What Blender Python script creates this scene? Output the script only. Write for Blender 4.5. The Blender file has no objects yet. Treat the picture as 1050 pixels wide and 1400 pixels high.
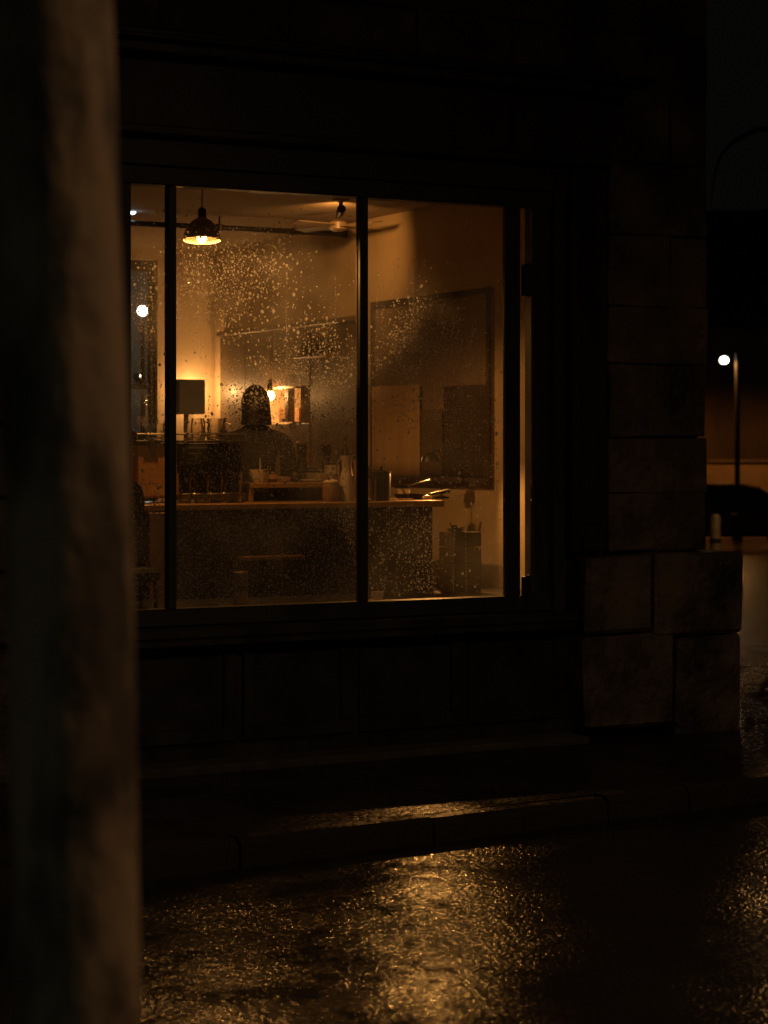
import bpy, bmesh, math, random
from mathutils import Vector, Matrix, noise
random.seed(7)
R = math.radians
sc = bpy.context.scene
col = sc.collection

# ------------------------------------------------------------------ camera, world, exposure
F_PX = 2889.0                      # focal length in photo pixels (1050 x 1400)
YAW = R(27.8)
EYE = Vector((0.0, -9.25, 1.5))
cam_d = bpy.data.cameras.new('camera')
cam = bpy.data.objects.new('camera', cam_d); col.objects.link(cam)
cam.location = EYE
cam.rotation_euler = (R(90), 0, -YAW)
cam_d.sensor_width = 36; cam_d.lens = F_PX / 1400 * 36
cam_d.shift_y = -90 / 1400
cam_d.clip_start = 0.05; cam_d.clip_end = 400
cam_d.dof.use_dof = True
cam_d.dof.focus_distance = 10.4
cam_d.dof.aperture_fstop = 3.7
sc.camera = cam

world = bpy.data.worlds.new('World'); sc.world = world
world.use_nodes = True
wn = world.node_tree; wn.nodes.clear()
wo = wn.nodes.new('ShaderNodeOutputWorld'); bg = wn.nodes.new('ShaderNodeBackground')
bg.inputs['Color'].default_value = (1.0, 0.93, 0.80, 1); bg.inputs['Strength'].default_value = 0.0018
wn.links.new(bg.outputs[0], wo.inputs[0])

sc.view_settings.view_transform = 'Standard'; sc.view_settings.look = 'None'
sc.view_settings.exposure = 0; sc.view_settings.gamma = 1
sc.view_settings.use_curve_mapping = False
sc.render.engine = 'CYCLES'
cy = sc.cycles
cy.use_denoising = True; cy.denoiser = 'OPENIMAGEDENOISE'; cy.denoising_input_passes = 'RGB_ALBEDO_NORMAL'; cy.denoising_prefilter = 'ACCURATE'
cy.use_adaptive_sampling = False
cy.max_bounces = 10; cy.transmission_bounces = 8; cy.transparent_max_bounces = 16; cy.diffuse_bounces = 4
cy.sample_clamp_indirect = 3.0; cy.sample_clamp_direct = 0
cy.caustics_refractive = True; cy.caustics_reflective = True

FW = Vector((math.sin(YAW), math.cos(YAW), 0)); RT = Vector((math.cos(YAW), -math.sin(YAW), 0)); UP = Vector((0, 0, 1))
def ray(u, v): return FW + RT * ((u - 525) / F_PX) + UP * ((610 - v) / F_PX)
def atY(u, v, y):
    d = ray(u, v); return EYE + d * ((y - EYE.y) / d.y)
def atX(u, v, x):
    d = ray(u, v); return EYE + d * ((x - EYE.x) / d.x)
def atZ(u, v, z):
    d = ray(u, v); return EYE + d * ((z - EYE.z) / d.z)
def atT(u, v, t): return EYE + ray(u, v) * t

# ------------------------------------------------------------------ materials
def new_mat(name):
    m = bpy.data.materials.new(name); m.use_nodes = True
    nt = m.node_tree; b = nt.nodes['Principled BSDF']
    return m, nt, b
def surf(name, c1, c2, scale=6.0, rough=(0.5, 0.8), bump=0.2, bscale=None, metal=0.0, spec=0.5, stretch=(1, 1, 1), coat=0.0, dist=0.01, pts=(0.35, 0.65), detail=6):
    m, nt, b = new_mat(name)
    N = nt.nodes; L = nt.links
    tc = N.new('ShaderNodeTexCoord'); mp = N.new('ShaderNodeMapping'); mp.inputs['Scale'].default_value = stretch
    geo = N.new('ShaderNodeNewGeometry')
    L.new(geo.outputs['Position'], mp.inputs['Vector'])
    n1 = N.new('ShaderNodeTexNoise'); n1.inputs['Scale'].default_value = scale; n1.inputs['Detail'].default_value = detail
    n1.inputs['Roughness'].default_value = 0.62
    L.new(mp.outputs[0], n1.inputs['Vector'])
    r1 = N.new('ShaderNodeValToRGB'); e = r1.color_ramp.elements
    e[0].position = pts[0]; e[0].color = (*c1, 1); e[1].position = pts[1]; e[1].color = (*c2, 1)
    L.new(n1.outputs['Fac'], r1.inputs[0]); L.new(r1.outputs[0], b.inputs['Base Color'])
    mr = N.new('ShaderNodeMapRange'); mr.inputs['From Min'].default_value = 0.3; mr.inputs['From Max'].default_value = 0.7
    mr.inputs['To Min'].default_value = rough[0]; mr.inputs['To Max'].default_value = rough[1]
    L.new(n1.outputs['Fac'], mr.inputs['Value']); L.new(mr.outputs[0], b.inputs['Roughness'])
    if bump > 0:
        n2 = N.new('ShaderNodeTexNoise'); n2.inputs['Scale'].default_value = bscale or scale * 5; n2.inputs['Detail'].default_value = 5
        L.new(mp.outputs[0], n2.inputs['Vector'])
        bp = N.new('ShaderNodeBump'); bp.inputs['Strength'].default_value = bump; bp.inputs['Distance'].default_value = dist
        L.new(n2.outputs['Fac'], bp.inputs['Height']); L.new(bp.outputs[0], b.inputs['Normal'])
    b.inputs['Metallic'].default_value = metal
    b.inputs['Specular IOR Level'].default_value = spec
    b.inputs['Coat Weight'].default_value = coat
    return m
def emit(name, colr, s):
    """glowing glass envelope: lets the lamp inside shine through"""
    m = bpy.data.materials.new(name); m.use_nodes = True; nt = m.node_tree; nt.nodes.clear()
    o = nt.nodes.new('ShaderNodeOutputMaterial'); e = nt.nodes.new('ShaderNodeEmission'); t = nt.nodes.new('ShaderNodeBsdfTransparent')
    ad = nt.nodes.new('ShaderNodeAddShader')
    e.inputs[0].default_value = (*colr, 1); e.inputs[1].default_value = s
    nt.links.new(e.outputs[0], ad.inputs[0]); nt.links.new(t.outputs[0], ad.inputs[1]); nt.links.new(ad.outputs[0], o.inputs[0])
    m.cycles.emission_sampling = 'NONE'; return m
def lamp(name, p, colr, watts, r, parent=None, spot=None, aim=(0, 0, -1)):
    d = bpy.data.lights.new(name, 'SPOT' if spot else 'POINT'); d.energy = watts; d.color = colr; d.shadow_soft_size = r
    if spot: d.spot_size = R(spot); d.spot_blend = .25
    o = bpy.data.objects.new(name, d); col.objects.link(o); o.location = p
    if spot: o.rotation_euler = Vector(aim).to_track_quat('-Z', 'Y').to_euler()
    if parent: o.parent = parent
    return o
def glassy(name, colr, rough=0.0, ior=1.45):
    m = bpy.data.materials.new(name); m.use_nodes = True; nt = m.node_tree; nt.nodes.clear()
    o = nt.nodes.new('ShaderNodeOutputMaterial'); g = nt.nodes.new('ShaderNodeBsdfGlass')
    g.inputs['Color'].default_value = (*colr, 1); g.inputs['Roughness'].default_value = rough; g.inputs['IOR'].default_value = ior
    nt.links.new(g.outputs[0], o.inputs[0]); return m

def wet_ground(name, base1, base2, chip, rough, strength, pud=0.5):
    """wet asphalt: water film over coarse chips, dry and smooth patches vary over metres"""
    m, nt, b = new_mat(name); N = nt.nodes; L = nt.links
    geo = N.new('ShaderNodeNewGeometry')
    big = N.new('ShaderNodeTexNoise'); big.inputs['Scale'].default_value = 1.1; big.inputs['Detail'].default_value = 4; big.inputs['Roughness'].default_value = .6
    L.new(geo.outputs['Position'], big.inputs['Vector'])
    fine = N.new('ShaderNodeTexNoise'); fine.inputs['Scale'].default_value = chip * 0.8; fine.inputs['Detail'].default_value = 3
    L.new(geo.outputs['Position'], fine.inputs['Vector'])
    vo = N.new('ShaderNodeTexVoronoi'); vo.inputs['Scale'].default_value = chip; vo.feature = 'SMOOTH_F1'
    vo.inputs['Smoothness'].default_value = .4
    # distort so that chips are not even dots
    dn = N.new('ShaderNodeTexNoise'); dn.inputs['Scale'].default_value = chip * .35; dn.inputs['Detail'].default_value = 2
    L.new(geo.outputs['Position'], dn.inputs['Vector'])
    ms = N.new('ShaderNodeVectorMath'); ms.operation = 'MULTIPLY_ADD'
    L.new(dn.outputs['Color'], ms.inputs[0]); ms.inputs[1].default_value = (1.6 / chip,) * 3; L.new(geo.outputs['Position'], ms.inputs[2])
    L.new(ms.outputs[0], vo.inputs['Vector'])
    mid = N.new('ShaderNodeTexNoise'); mid.inputs['Scale'].default_value = 9; mid.inputs['Detail'].default_value = 3
    L.new(geo.outputs['Position'], mid.inputs['Vector'])
    a1 = N.new('ShaderNodeMath'); a1.operation = 'MULTIPLY_ADD'; L.new(vo.outputs['Distance'], a1.inputs[0]); a1.inputs[1].default_value = -1.0
    L.new(fine.outputs['Fac'], a1.inputs[2])
    a2 = N.new('ShaderNodeMath'); a2.operation = 'MULTIPLY_ADD'; L.new(mid.outputs['Fac'], a2.inputs[0]); a2.inputs[1].default_value = 2.2
    L.new(a1.outputs[0], a2.inputs[2])
    bst = N.new('ShaderNodeMapRange'); bst.inputs['From Min'].default_value = .35; bst.inputs['From Max'].default_value = .65
    bst.inputs['To Min'].default_value = strength * pud; bst.inputs['To Max'].default_value = strength
    L.new(big.outputs['Fac'], bst.inputs['Value'])
    bp = N.new('ShaderNodeBump'); bp.inputs['Distance'].default_value = .0028
    L.new(bst.outputs[0], bp.inputs['Strength']); L.new(a2.outputs[0], bp.inputs['Height'])
    L.new(bp.outputs[0], b.inputs['Normal'])
    rr = N.new('ShaderNodeMapRange'); rr.inputs['From Min'].default_value = .35; rr.inputs['From Max'].default_value = .65
    rr.inputs['To Min'].default_value = rough[1]; rr.inputs['To Max'].default_value = rough[0]
    L.new(fine.outputs['Fac'], rr.inputs['Value']); L.new(rr.outputs[0], b.inputs['Roughness'])
    cr = N.new('ShaderNodeValToRGB'); cr.color_ramp.elements[0].color = (*base1, 1); cr.color_ramp.elements[1].color = (*base2, 1)
    L.new(fine.outputs['Fac'], cr.inputs[0]); L.new(cr.outputs[0], b.inputs['Base Color'])
    b.inputs['IOR'].default_value = 1.36
    pt = N.new('ShaderNodeTexNoise'); pt.inputs['Scale'].default_value = 2.3; pt.inputs['Detail'].default_value = 6; pt.inputs['Roughness'].default_value = .68
    L.new(geo.outputs['Position'], pt.inputs['Vector'])
    pm = N.new('ShaderNodeMapRange'); pm.inputs['From Min'].default_value = .44; pm.inputs['From Max'].default_value = .60
    pm.inputs['To Min'].default_value = .02; pm.inputs['To Max'].default_value = .62; L.new(pt.outputs['Fac'], pm.inputs['Value'])
    L.new(pm.outputs[0], b.inputs['Specular IOR Level'])
    return m

M = {}
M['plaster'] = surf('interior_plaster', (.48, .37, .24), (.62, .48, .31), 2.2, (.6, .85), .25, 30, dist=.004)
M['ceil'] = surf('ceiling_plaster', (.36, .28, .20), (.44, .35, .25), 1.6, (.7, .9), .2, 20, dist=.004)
M['board'] = surf('dark_stained_board', (.09, .062, .038), (.17, .115, .068), 5, (.35, .6), .3, 40, stretch=(1, 1, .15), dist=.002)
M['nbback'] = surf('faded_brown_board', (.20, .14, .09), (.30, .22, .14), 2.5, (.5, .8), .2, 20)
M['niche'] = surf('niche_lining', (.5, .38, .25), (.6, .47, .33), 4, (.5, .7), .1)
M['counter_top'] = surf('oiled_counter_wood', (.20, .11, .05), (.34, .20, .09), 4, (.16, .4), .15, 30, stretch=(.25, 3, 3), dist=.001)
M['counter_front'] = surf('blackened_wood_front', (.010, .008, .007), (.022, .017, .013), 5, (.3, .55), .2, 30, stretch=(2, 2, .2), dist=.002)
M['warm_panel'] = surf('warm_wood_panel', (.12, .055, .02), (.22, .11, .045), 4, (.35, .6), .2, 30, stretch=(2, 2, .2), dist=.002)
M['frame'] = surf('black_painted_frame', (.008, .008, .007), (.016, .015, .012), 7, (.42, .62), .25, 60, stretch=(1, 1, .3), dist=.001)
M['timber'] = surf('dark_painted_timber', (.007, .0058, .0045), (.014, .011, .008), 5, (.35, .65), .35, 50, stretch=(1.5, 1, .25), dist=.002)
M['riser'] = surf('dark_riser_paint', (.006, .006, .005), (.013, .011, .009), 4, (.35, .6), .25, 40, dist=.002)
M['stone'] = surf('sooty_sandstone', (.016, .012, .009), (.12, .084, .056), 2.6, (.5, .9), 1.0, 22, dist=.02, pts=(.40, .64), detail=10)
M['mortar'] = surf('dark_mortar', (.02, .016, .012), (.06, .045, .032), 9, (.8, .95), .6, 60)
M['floor'] = surf('dark_floorboards', (.05, .03, .018), (.09, .055, .03), 4, (.35, .6), .15, 20)
M['metal'] = surf('brushed_steel', (.42, .38, .33), (.55, .5, .45), 8, (.25, .4), .05, 60, metal=1.0)
M['pewter'] = surf('dull_pewter', (.34, .28, .21), (.46, .38, .29), 6, (.3, .45), .08, 50, metal=.25)
M['copper'] = surf('brown_lacquered_steel', (.36, .19, .08), (.46, .26, .11), 5, (.32, .5), .06, 40, metal=.15)
M['blackmetal'] = surf('black_metal', (.01, .009, .008), (.022, .019, .016), 8, (.3, .5), .15, 60)
M['shade'] = surf('enamel_shade', (.20, .15, .10), (.28, .21, .14), 8, (.3, .5), .05, 60)
M['shade_in'] = surf('enamel_shade_inside', (.62, .5, .36), (.7, .57, .42), 8, (.35, .5), .02, 60)
M['ceramic'] = surf('cream_ceramic', (.5, .40, .28), (.60, .49, .35), 6, (.2, .4), .05, 40)
M['clay'] = surf('brown_clay', (.16, .085, .045), (.24, .13, .07), 7, (.4, .7), .15, 40)
M['cloth'] = surf('linen_cloth', (.46, .30, .16), (.56, .38, .20), 5, (.8, .95), .4, 90, stretch=(1, 3, .3), dist=.003)
M['darksheet'] = surf('dark_brown_sheet', (.03, .02, .013), (.06, .04, .026), 5, (.7, .9), .3, 40, dist=.003)
M['cloth2'] = surf('grey_brown_sheet', (.09, .06, .037), (.13, .09, .055), 5, (.7, .9), .3, 60, dist=.003)
M['darkcloth'] = surf('dark_fabric', (.012, .011, .010), (.028, .024, .020), 12, (.8, .95), .4, 80)
M['skin'] = surf('skin', (.36, .21, .13), (.42, .25, .16), 10, (.45, .6), .08, 90)
M['hair'] = surf('dark_hair', (.010, .007, .005), (.022, .015, .010), 30, (.4, .6), .4, 120, stretch=(1, 1, .2))
M['plant'] = surf('dark_leaf', (.02, .028, .012), (.045, .055, .022), 12, (.35, .6), .2, 40)
M['bark'] = surf('peeling_plane_bark', (.032, .021, .013), (.185, .125, .075), 6.5, (.7, .9), .9, 18, stretch=(1, 1, .45), dist=.02, pts=(.43, .57), detail=5)
M['bark2'] = surf('dark_wet_bark', (.07, .05, .035), (.18, .13, .09), 8, (.4, .7), .8, 30, stretch=(1, 1, .4), dist=.01)
M['far_wall'] = surf('old_brown_render', (.12, .08, .05), (.34, .23, .15), .7, (.8, .95), .5, 5, stretch=(1, 1, .35), dist=.03)
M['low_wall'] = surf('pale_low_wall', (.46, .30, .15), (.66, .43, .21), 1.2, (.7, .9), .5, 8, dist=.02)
M['roof'] = surf('black_slates', (.008, .008, .008), (.015, .014, .013), 3, (.5, .7), .3, 8)
M['car'] = surf('dark_car_paint', (.010, .010, .011), (.013, .013, .014), 2, (.14, .2), 0, coat=.6)
M['carglass'] = surf('car_glass', (.006, .007, .007), (.009, .010, .010), 2, (.04, .08), 0, spec=.8)
M['rubber'] = surf('tyre_rubber', (.008, .008, .008), (.014, .014, .013), 20, (.7, .85), .3)
M['pale_metal'] = surf('pale_grey_paint', (.10, .095, .08), (.16, .15, .13), 9, (.4, .6), .2)
M['road'] = wet_ground('wet_asphalt', (.010, .0095, .009), (.024, .022, .02), 62, (.10, .26), 1.0, .35)
M['pave'] = wet_ground('wet_pavement', (.010, .009, .008), (.026, .022, .018), 48, (.16, .34), .8, .4)
M['kerb'] = wet_ground('wet_granite', (.012, .010, .008), (.032, .026, .021), 60, (.22, .45), .8, .6)
M['yard'] = surf('grey_yard_wall', (.16, .15, .13), (.27, .255, .225), 2.0, (.8, .95), .4, 12)
M['drop'] = glassy('rain_water', (1, 1, 1), .08, 1.33)
_nt = M['drop'].node_tree; _o = [n for n in _nt.nodes if n.type == 'OUTPUT_MATERIAL'][0]; _g = [n for n in _nt.nodes if n.type == 'BSDF_GLASS'][0]
_t = _nt.nodes.new('ShaderNodeBsdfTranslucent'); _m = _nt.nodes.new('ShaderNodeMixShader'); _m.inputs[0].default_value = .46
_nt.links.new(_g.outputs[0], _m.inputs[1]); _nt.links.new(_t.outputs[0], _m.inputs[2]); _nt.links.new(_m.outputs[0], _o.inputs[0])
M['clear'] = glassy('clear_glass', (.95, .93, .9), .02, 1.4)
WARM = (1.0, .42, .095)
M['bulb'] = emit('warm_bulb', WARM, 14)
M['bulb_b'] = emit('warm_bulb_counter', WARM, 6)
M['bulb_n'] = emit('warm_bulb_niche', (1.0, .55, .2), 9)
M['bulb_s'] = emit('warm_bulb_sconce', WARM, 8)
M['led'] = emit('cool_led', (.55, .8, 1.0), 14)
M['globe'] = emit('white_yard_globe', (.85, .95, .9), 8)
M['yardpoint'] = emit('small_warm_point', (1.0, .8, .5), 8)
M['street'] = emit('street_lamp_lens', (1.0, .93, .8), 6)
M['street_near'] = emit('near_street_lamp_lens', (1.0, .55, .22), 8)
M['street_cool'] = emit('near_cool_lamp_lens', (.85, 1.0, .85), 6)
M['tail'] = emit('far_amber_light', (1.0, .35, .06), .3)

def pane_material():
    m = bpy.data.materials.new('misted_window_glass'); m.use_nodes = True; nt = m.node_tree; nt.nodes.clear()
    N = nt.nodes; L = nt.links
    o = N.new('ShaderNodeOutputMaterial'); tr = N.new('ShaderNodeBsdfTransparent'); tr.inputs[0].default_value = (.95, .955, .95, 1)
    gl = N.new('ShaderNodeBsdfGlossy'); gl.inputs['Roughness'].default_value = .01
    fr = N.new('ShaderNodeFresnel'); fr.inputs['IOR'].default_value = 1.45
    mx = N.new('ShaderNodeMixShader'); L.new(fr.outputs[0], mx.inputs[0]); L.new(tr.outputs[0], mx.inputs[1]); L.new(gl.outputs[0], mx.inputs[2])
    tl = N.new('ShaderNodeBsdfTranslucent'); tl.inputs[0].default_value = (.9, .9, .9, 1)
    geo = N.new('ShaderNodeNewGeometry'); n = N.new('ShaderNodeTexNoise'); n.inputs['Scale'].default_value = 2.6; n.inputs['Detail'].default_value = 5
    L.new(geo.outputs['Position'], n.inputs['Vector'])
    mr = N.new('ShaderNodeMapRange'); mr.inputs['From Min'].default_value = .4; mr.inputs['From Max'].default_value = .68
    mr.inputs['To Min'].default_value = .010; mr.inputs['To Max'].default_value = .058
    L.new(n.outputs['Fac'], mr.inputs['Value'])
    m2 = N.new('ShaderNodeMixShader'); L.new(mr.outputs[0], m2.inputs[0]); L.new(mx.outputs[0], m2.inputs[1]); L.new(tl.outputs[0], m2.inputs[2])
    L.new(m2.outputs[0], o.inputs[0]); return m
M['pane'] = pane_material()
def clear_pane():
    m = bpy.data.materials.new('plain_pane'); m.use_nodes = True; nt = m.node_tree; nt.nodes.clear(); N = nt.nodes; L = nt.links
    o = N.new('ShaderNodeOutputMaterial'); tr = N.new('ShaderNodeBsdfTransparent'); tr.inputs[0].default_value = (.85, .85, .82, 1)
    gl = N.new('ShaderNodeBsdfGlossy'); gl.inputs['Roughness'].default_value = .02
    fr = N.new('ShaderNodeFresnel'); mx = N.new('ShaderNodeMixShader')
    L.new(fr.outputs[0], mx.inputs[0]); L.new(tr.outputs[0], mx.inputs[1]); L.new(gl.outputs[0], mx.inputs[2]); L.new(mx.outputs[0], o.inputs[0]); return m
M['plainpane'] = clear_pane()

# ------------------------------------------------------------------ mesh helpers
def obj(name, bm, mat, parent=None, smooth=False):
    bmesh.ops.recalc_face_normals(bm, faces=bm.faces)
    me = bpy.data.meshes.new(name); bm.to_mesh(me); bm.free()
    me.materials.append(mat)
    if smooth:
        for p in me.polygons: p.use_smooth = True
        me.set_sharp_from_angle(angle=R(38))
    o = bpy.data.objects.new(name, me); col.objects.link(o)
    if parent: o.parent = parent
    return o
def thing(name, label, cat, group=None, loc=(0, 0, 0)):
    o = bpy.data.objects.new(name, None); o.empty_display_size = .1; col.objects.link(o)
    o.location = loc; o['label'] = label; o['category'] = cat
    if group: o['group'] = group
    return o
def tag(o, label, cat, group=None):
    o['label'] = label; o['category'] = cat
    if group: o['group'] = group
    return o
def struct(o): o['kind'] = 'structure'; return o
def box(bm, x0, x1, y0, y1, z0, z1, bev=0.0, origin=None):
    g = bmesh.ops.create_cube(bm, size=1)
    ox, oy, oz = origin or (0, 0, 0)
    for v in g['verts']:
        v.co = Vector(((x0 + x1) / 2 + v.co.x * (x1 - x0) - ox, (y0 + y1) / 2 + v.co.y * (y1 - y0) - oy, (z0 + z1) / 2 + v.co.z * (z1 - z0) - oz))
    if bev > 0:
        es = list({e for v in g['verts'] for e in v.link_edges})
        bmesh.ops.bevel(bm, geom=es, offset=bev, segments=1, affect='EDGES')
    return g
def bx(name, x0, x1, y0, y1, z0, z1, mat, parent=None, bev=0.0):
    bm = bmesh.new(); p = parent.location if parent else None
    box(bm, x0, x1, y0, y1, z0, z1, bev, p); return obj(name, bm, mat, parent)
def lathe(bm, prof, seg=24, c=(0, 0, 0)):
    rings = []
    for r, z in prof:
        rings.append([bm.verts.new((c[0] + r * math.cos(2 * math.pi * i / seg), c[1] + r * math.sin(2 * math.pi * i / seg), c[2] + z)) for i in range(seg)])
    for a, b in zip(rings, rings[1:]):
        for i in range(seg):
            bm.faces.new((a[i], a[(i + 1) % seg], b[(i + 1) % seg], b[i]))
    return rings
def lathe_closed(bm, prof, seg=24, c=(0, 0, 0)):
    rings = lathe(bm, prof, seg, c); bm.faces.new(rings[0][::-1]); bm.faces.new(rings[-1]); return rings
def tube(bm, pts, rad, seg=8, caps=True):
    pts = [Vector(p) for p in pts]
    if not hasattr(rad, '__len__'): rad = [rad] * len(pts)
    rings = []; ref = None
    for i, p in enumerate(pts):
        d = (pts[min(i + 1, len(pts) - 1)] - pts[max(i - 1, 0)]).normalized()
        if ref is None: ref = Vector((0, 0, 1)) if abs(d.z) < .9 else Vector((1, 0, 0))
        a = d.cross(ref).normalized(); b = d.cross(a).normalized(); ref = b.cross(d) * 1.0 if False else ref
        rings.append([bm.verts.new(p + (a * math.cos(2 * math.pi * k / seg) + b * math.sin(2 * math.pi * k / seg)) * rad[i]) for k in range(seg)])
    for r1, r2 in zip(rings, rings[1:]):
        for k in range(seg): bm.faces.new((r1[k], r1[(k + 1) % seg], r2[(k + 1) % seg], r2[k]))
    if caps: bm.faces.new(rings[0][::-1]); bm.faces.new(rings[-1])
def sphere(bm, c, r, sc_=(1, 1, 1), u=16, v=10):
    bmesh.ops.create_uvsphere(bm, u_segments=u, v_segments=v, radius=r, matrix=Matrix.Translation(c) @ Matrix.Diagonal((*sc_, 1)))

# ------------------------------------------------------------------ ground, road, kerb
def ground_z(x, y):
    d = max(0.0, y - 2.0)
    return -.10 - .75 * min(d, 45) / 29
bm = bmesh.new()
xs = [-150, -60, -30, -15, -8, -4, -2, 0, 2, 4, 6, 7, 8, 9, 10, 12, 15, 20, 26, 34, 45, 60, 100, 200]
ys = [-150, -60, -30, -15, -10, -8, -6, -4, -2, 0, 2, 4, 8, 14, 20, 28, 36, 47, 60, 90, 200]
gv = [[bm.verts.new((x, y, ground_z(x, y))) for y in ys] for x in xs]
for i in range(len(xs) - 1):
    for j in range(len(ys) - 1):
        bm.faces.new((gv[i][j], gv[i + 1][j], gv[i + 1][j + 1], gv[i][j + 1]))
road = struct(obj('road', bm, M['road']))

# kerb line (front edge), traced on the far side of the road and round the corner
def kerb_line():
    pts = []
    a = Vector((-8.0, -3.04)); b = Vector((7.3, -1.50))
    n = 34
    for i in range(n + 1): pts.append(a.lerp(b, i / n))
    # round the corner to run along +y
    c = b + Vector((-.1, 1.0)).normalized() * 1.9
    d0 = (b - c)
    ang0 = math.atan2(d0.y, d0.x)
    for k in range(1, 8):
        t = ang0 + (0 - ang0) * k / 7
        pts.append(c + Vector((math.cos(t), math.sin(t))) * 1.9)
    e = pts[-1]
    for k in range(1, 60): pts.append(Vector((e.x, e.y + k * .5)))
    return pts
KL = kerb_line()
kerb = bpy.data.objects.new('kerb', None); col.objects.link(kerb); kerb['kind'] = 'structure'
KW = .10
for i in range(len(KL) - 1):
    a, b = KL[i], KL[i + 1]
    d = (b - a); L_ = d.length; d.normalize(); n = Vector((-d.y, d.x))
    gap = .004
    a2 = a + d * gap; b2 = b - d * gap
    zt = .004 + random.uniform(-.008, .008); off = random.uniform(-.014, .014)
    bm = bmesh.new(); vs = []
    for (p, za) in ((a2, ground_z(a2.x, a2.y)), (b2, ground_z(b2.x, b2.y))):
        zt_ = zt + za + .10
        for (o_, z_) in ((0, -.1 + za), (0, zt_ - .026), (.026, zt_), (KW, zt_), (KW, -.1 + za)):
            q = p + n * (o_ + off); vs.append(bm.verts.new((q.x, q.y, z_)))
    for k in range(5):
        bm.faces.new((vs[k], vs[(k + 1) % 5], vs[5 + (k + 1) % 5], vs[5 + k]))
    bm.faces.new(vs[:5]); bm.faces.new(vs[5:][::-1])
    obj('kerbstone', bm, M['kerb'], kerb)
# pavement sheet between kerb and the building
bm = bmesh.new()
prev = None
for i, p in enumerate(KL):
    d = (KL[min(i + 1, len(KL) - 1)] - KL[max(i - 1, 0)]).normalized(); n = Vector((-d.y, d.x))
    q = p + n * (KW + .006)
    if i <= 34: inner = Vector((q.x * .985, .3))
    else:
        f = min(1, (i - 34) / 7); inner = Vector((6.7, .3 if i <= 41 else q.y))
    row = []
    for k in range(5):
        w = q.lerp(inner, k / 4)
        z = ground_z(w.x, w.y) + .10 + .005 * math.sin(w.x * 2.1 + k) * (1 if 0 < k < 4 else 0)
        row.append(bm.verts.new((w.x, w.y, z)))
    if prev:
        for k in range(4): bm.faces.new((prev[k], row[k], row[k + 1], prev[k + 1]))
    prev = row
bmesh.ops.remove_doubles(bm, verts=bm.verts, dist=.001)
struct(obj('pavement', bm, M['pave'], smooth=True))
# near pavement on the camera's side
bm = bmesh.new(); box(bm, -40, 40, -40, -6.1, -.3, 0.0); struct(obj('near_pavement', bm, M['pave']))

# ------------------------------------------------------------------ cafe building
cafe = thing('cafe_building', 'dark stone corner cafe with one big lit window', 'building')
WX0, WX1 = 3.50, 5.90           # window opening in the facade
DEPTH = 5.2                     # room depth
XR = 6.2                        # inner face of the right wall
CEIL = 2.95; FLOOR = .15; XL = -1.5
SX = 6.80                       # corner
# solid backing walls (mortar) behind the stones
bm = bmesh.new()
box(bm, XL - .4, WX0, .03, .25, -.3, 7.2)
box(bm, WX1, SX, .03, .25, -1.3, 7.2)
box(bm, WX0, WX1, .03, .25, 2.90, 7.2)
box(bm, WX0, WX1, .03, .25, -.3, .60)
obj('facade_wall', bm, M['mortar'], cafe)
bm = bmesh.new(); box(bm, XR + .012, SX, .252, 5.4, -2.2, 7.2)
obj('side_wall', bm, M['mortar'], cafe)
bm = bmesh.new(); box(bm, XL - .5, SX + .12, -.12, 5.5, 7.2, 7.32); obj('roof', bm, M['roof'], cafe)

def stone(x0, x1, y0, y1, z0, z1, j=.016, bev=.007):
    bm = bmesh.new(); box(bm, x0, x1, y0, y1, z0, z1, bev)
    c = Vector(((x0 + x1) / 2, (y0 + y1) / 2, (z0 + z1) / 2))
    for v in bm.verts:
        v.co += Vector([noise.noise(v.co * 7 + Vector((k * 9, c.x, c.z))) * j for k in range(3)])
    return obj('stone', bm, M['stone'], cafe)
# pier between the shop front and the corner
z = .95; k = 0
while z < 7.1:
    h = random.choice([.30, .34, .38]); h = min(h, 7.18 - z)
    px = random.uniform(0, .018)
    sp = 6.17
    if z > 3.32: sp = None
    right = SX + (.012 if k % 2 else .0) + random.uniform(-.008, .01)
    if sp:
        if k % 2: cuts = [sp, right]
        else: cuts = [sp, sp + random.uniform(.24, .4), right]
        for a, b in zip(cuts, cuts[1:]):
            stone(a + .002, b - .002, -.045 - random.uniform(0, .02), .32 if b == right else .05, z + .002, z + h - .002)
    else:
        right = SX + (.012 if k % 2 else .0)
        xx = right - (.62 if k % 2 else .40); stone(xx + .005, right, -.05 - px, .32, z + .002, z + h - .002)
        while xx > XL:
            w = random.uniform(.45, .75); stone(xx - w + .002, xx - .002, -.03 - random.uniform(0, .02), .04, z + .002, z + h - .002); xx -= w
    z += h; k += 1
# side face quoins
zz = .95
for k in range(17):
    y = .33
    for q in range(6):
        w = random.uniform(.5, .8)
        if y > 3: break
        stone(SX - .03, SX + random.uniform(.012, .03), y + .006, y + w - .006, zz + .006, zz + .354)
        y += w
    zz += .36
# base blocks of the pier: bulky guard course, chamfered top
def base_stone(x0, x1, y0, y1, z0, z1):
    bm = bmesh.new(); box(bm, x0, x1, y0, y1, z0, z1, .02)
    for v in bm.verts: v.co += Vector([noise.noise(v.co * 5 + Vector((k * 7, 1, 2))) * .025 for k in range(3)])
    return obj('stone', bm, M['stone'], cafe)
base_stone(5.96, 6.36, -.18, .2, .54, .93); base_stone(6.372, 6.935, -.20, .5, .50, .94)
base_stone(5.94, 6.50, -.19, .2, .045, .53); base_stone(6.512, 6.925, -.20, .5, -.06, .49)
base_stone(6.82, 6.95, .52, 1.2, .3, .92); base_stone(6.82, 6.95, .52, 1.2, -.3, .28)
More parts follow.
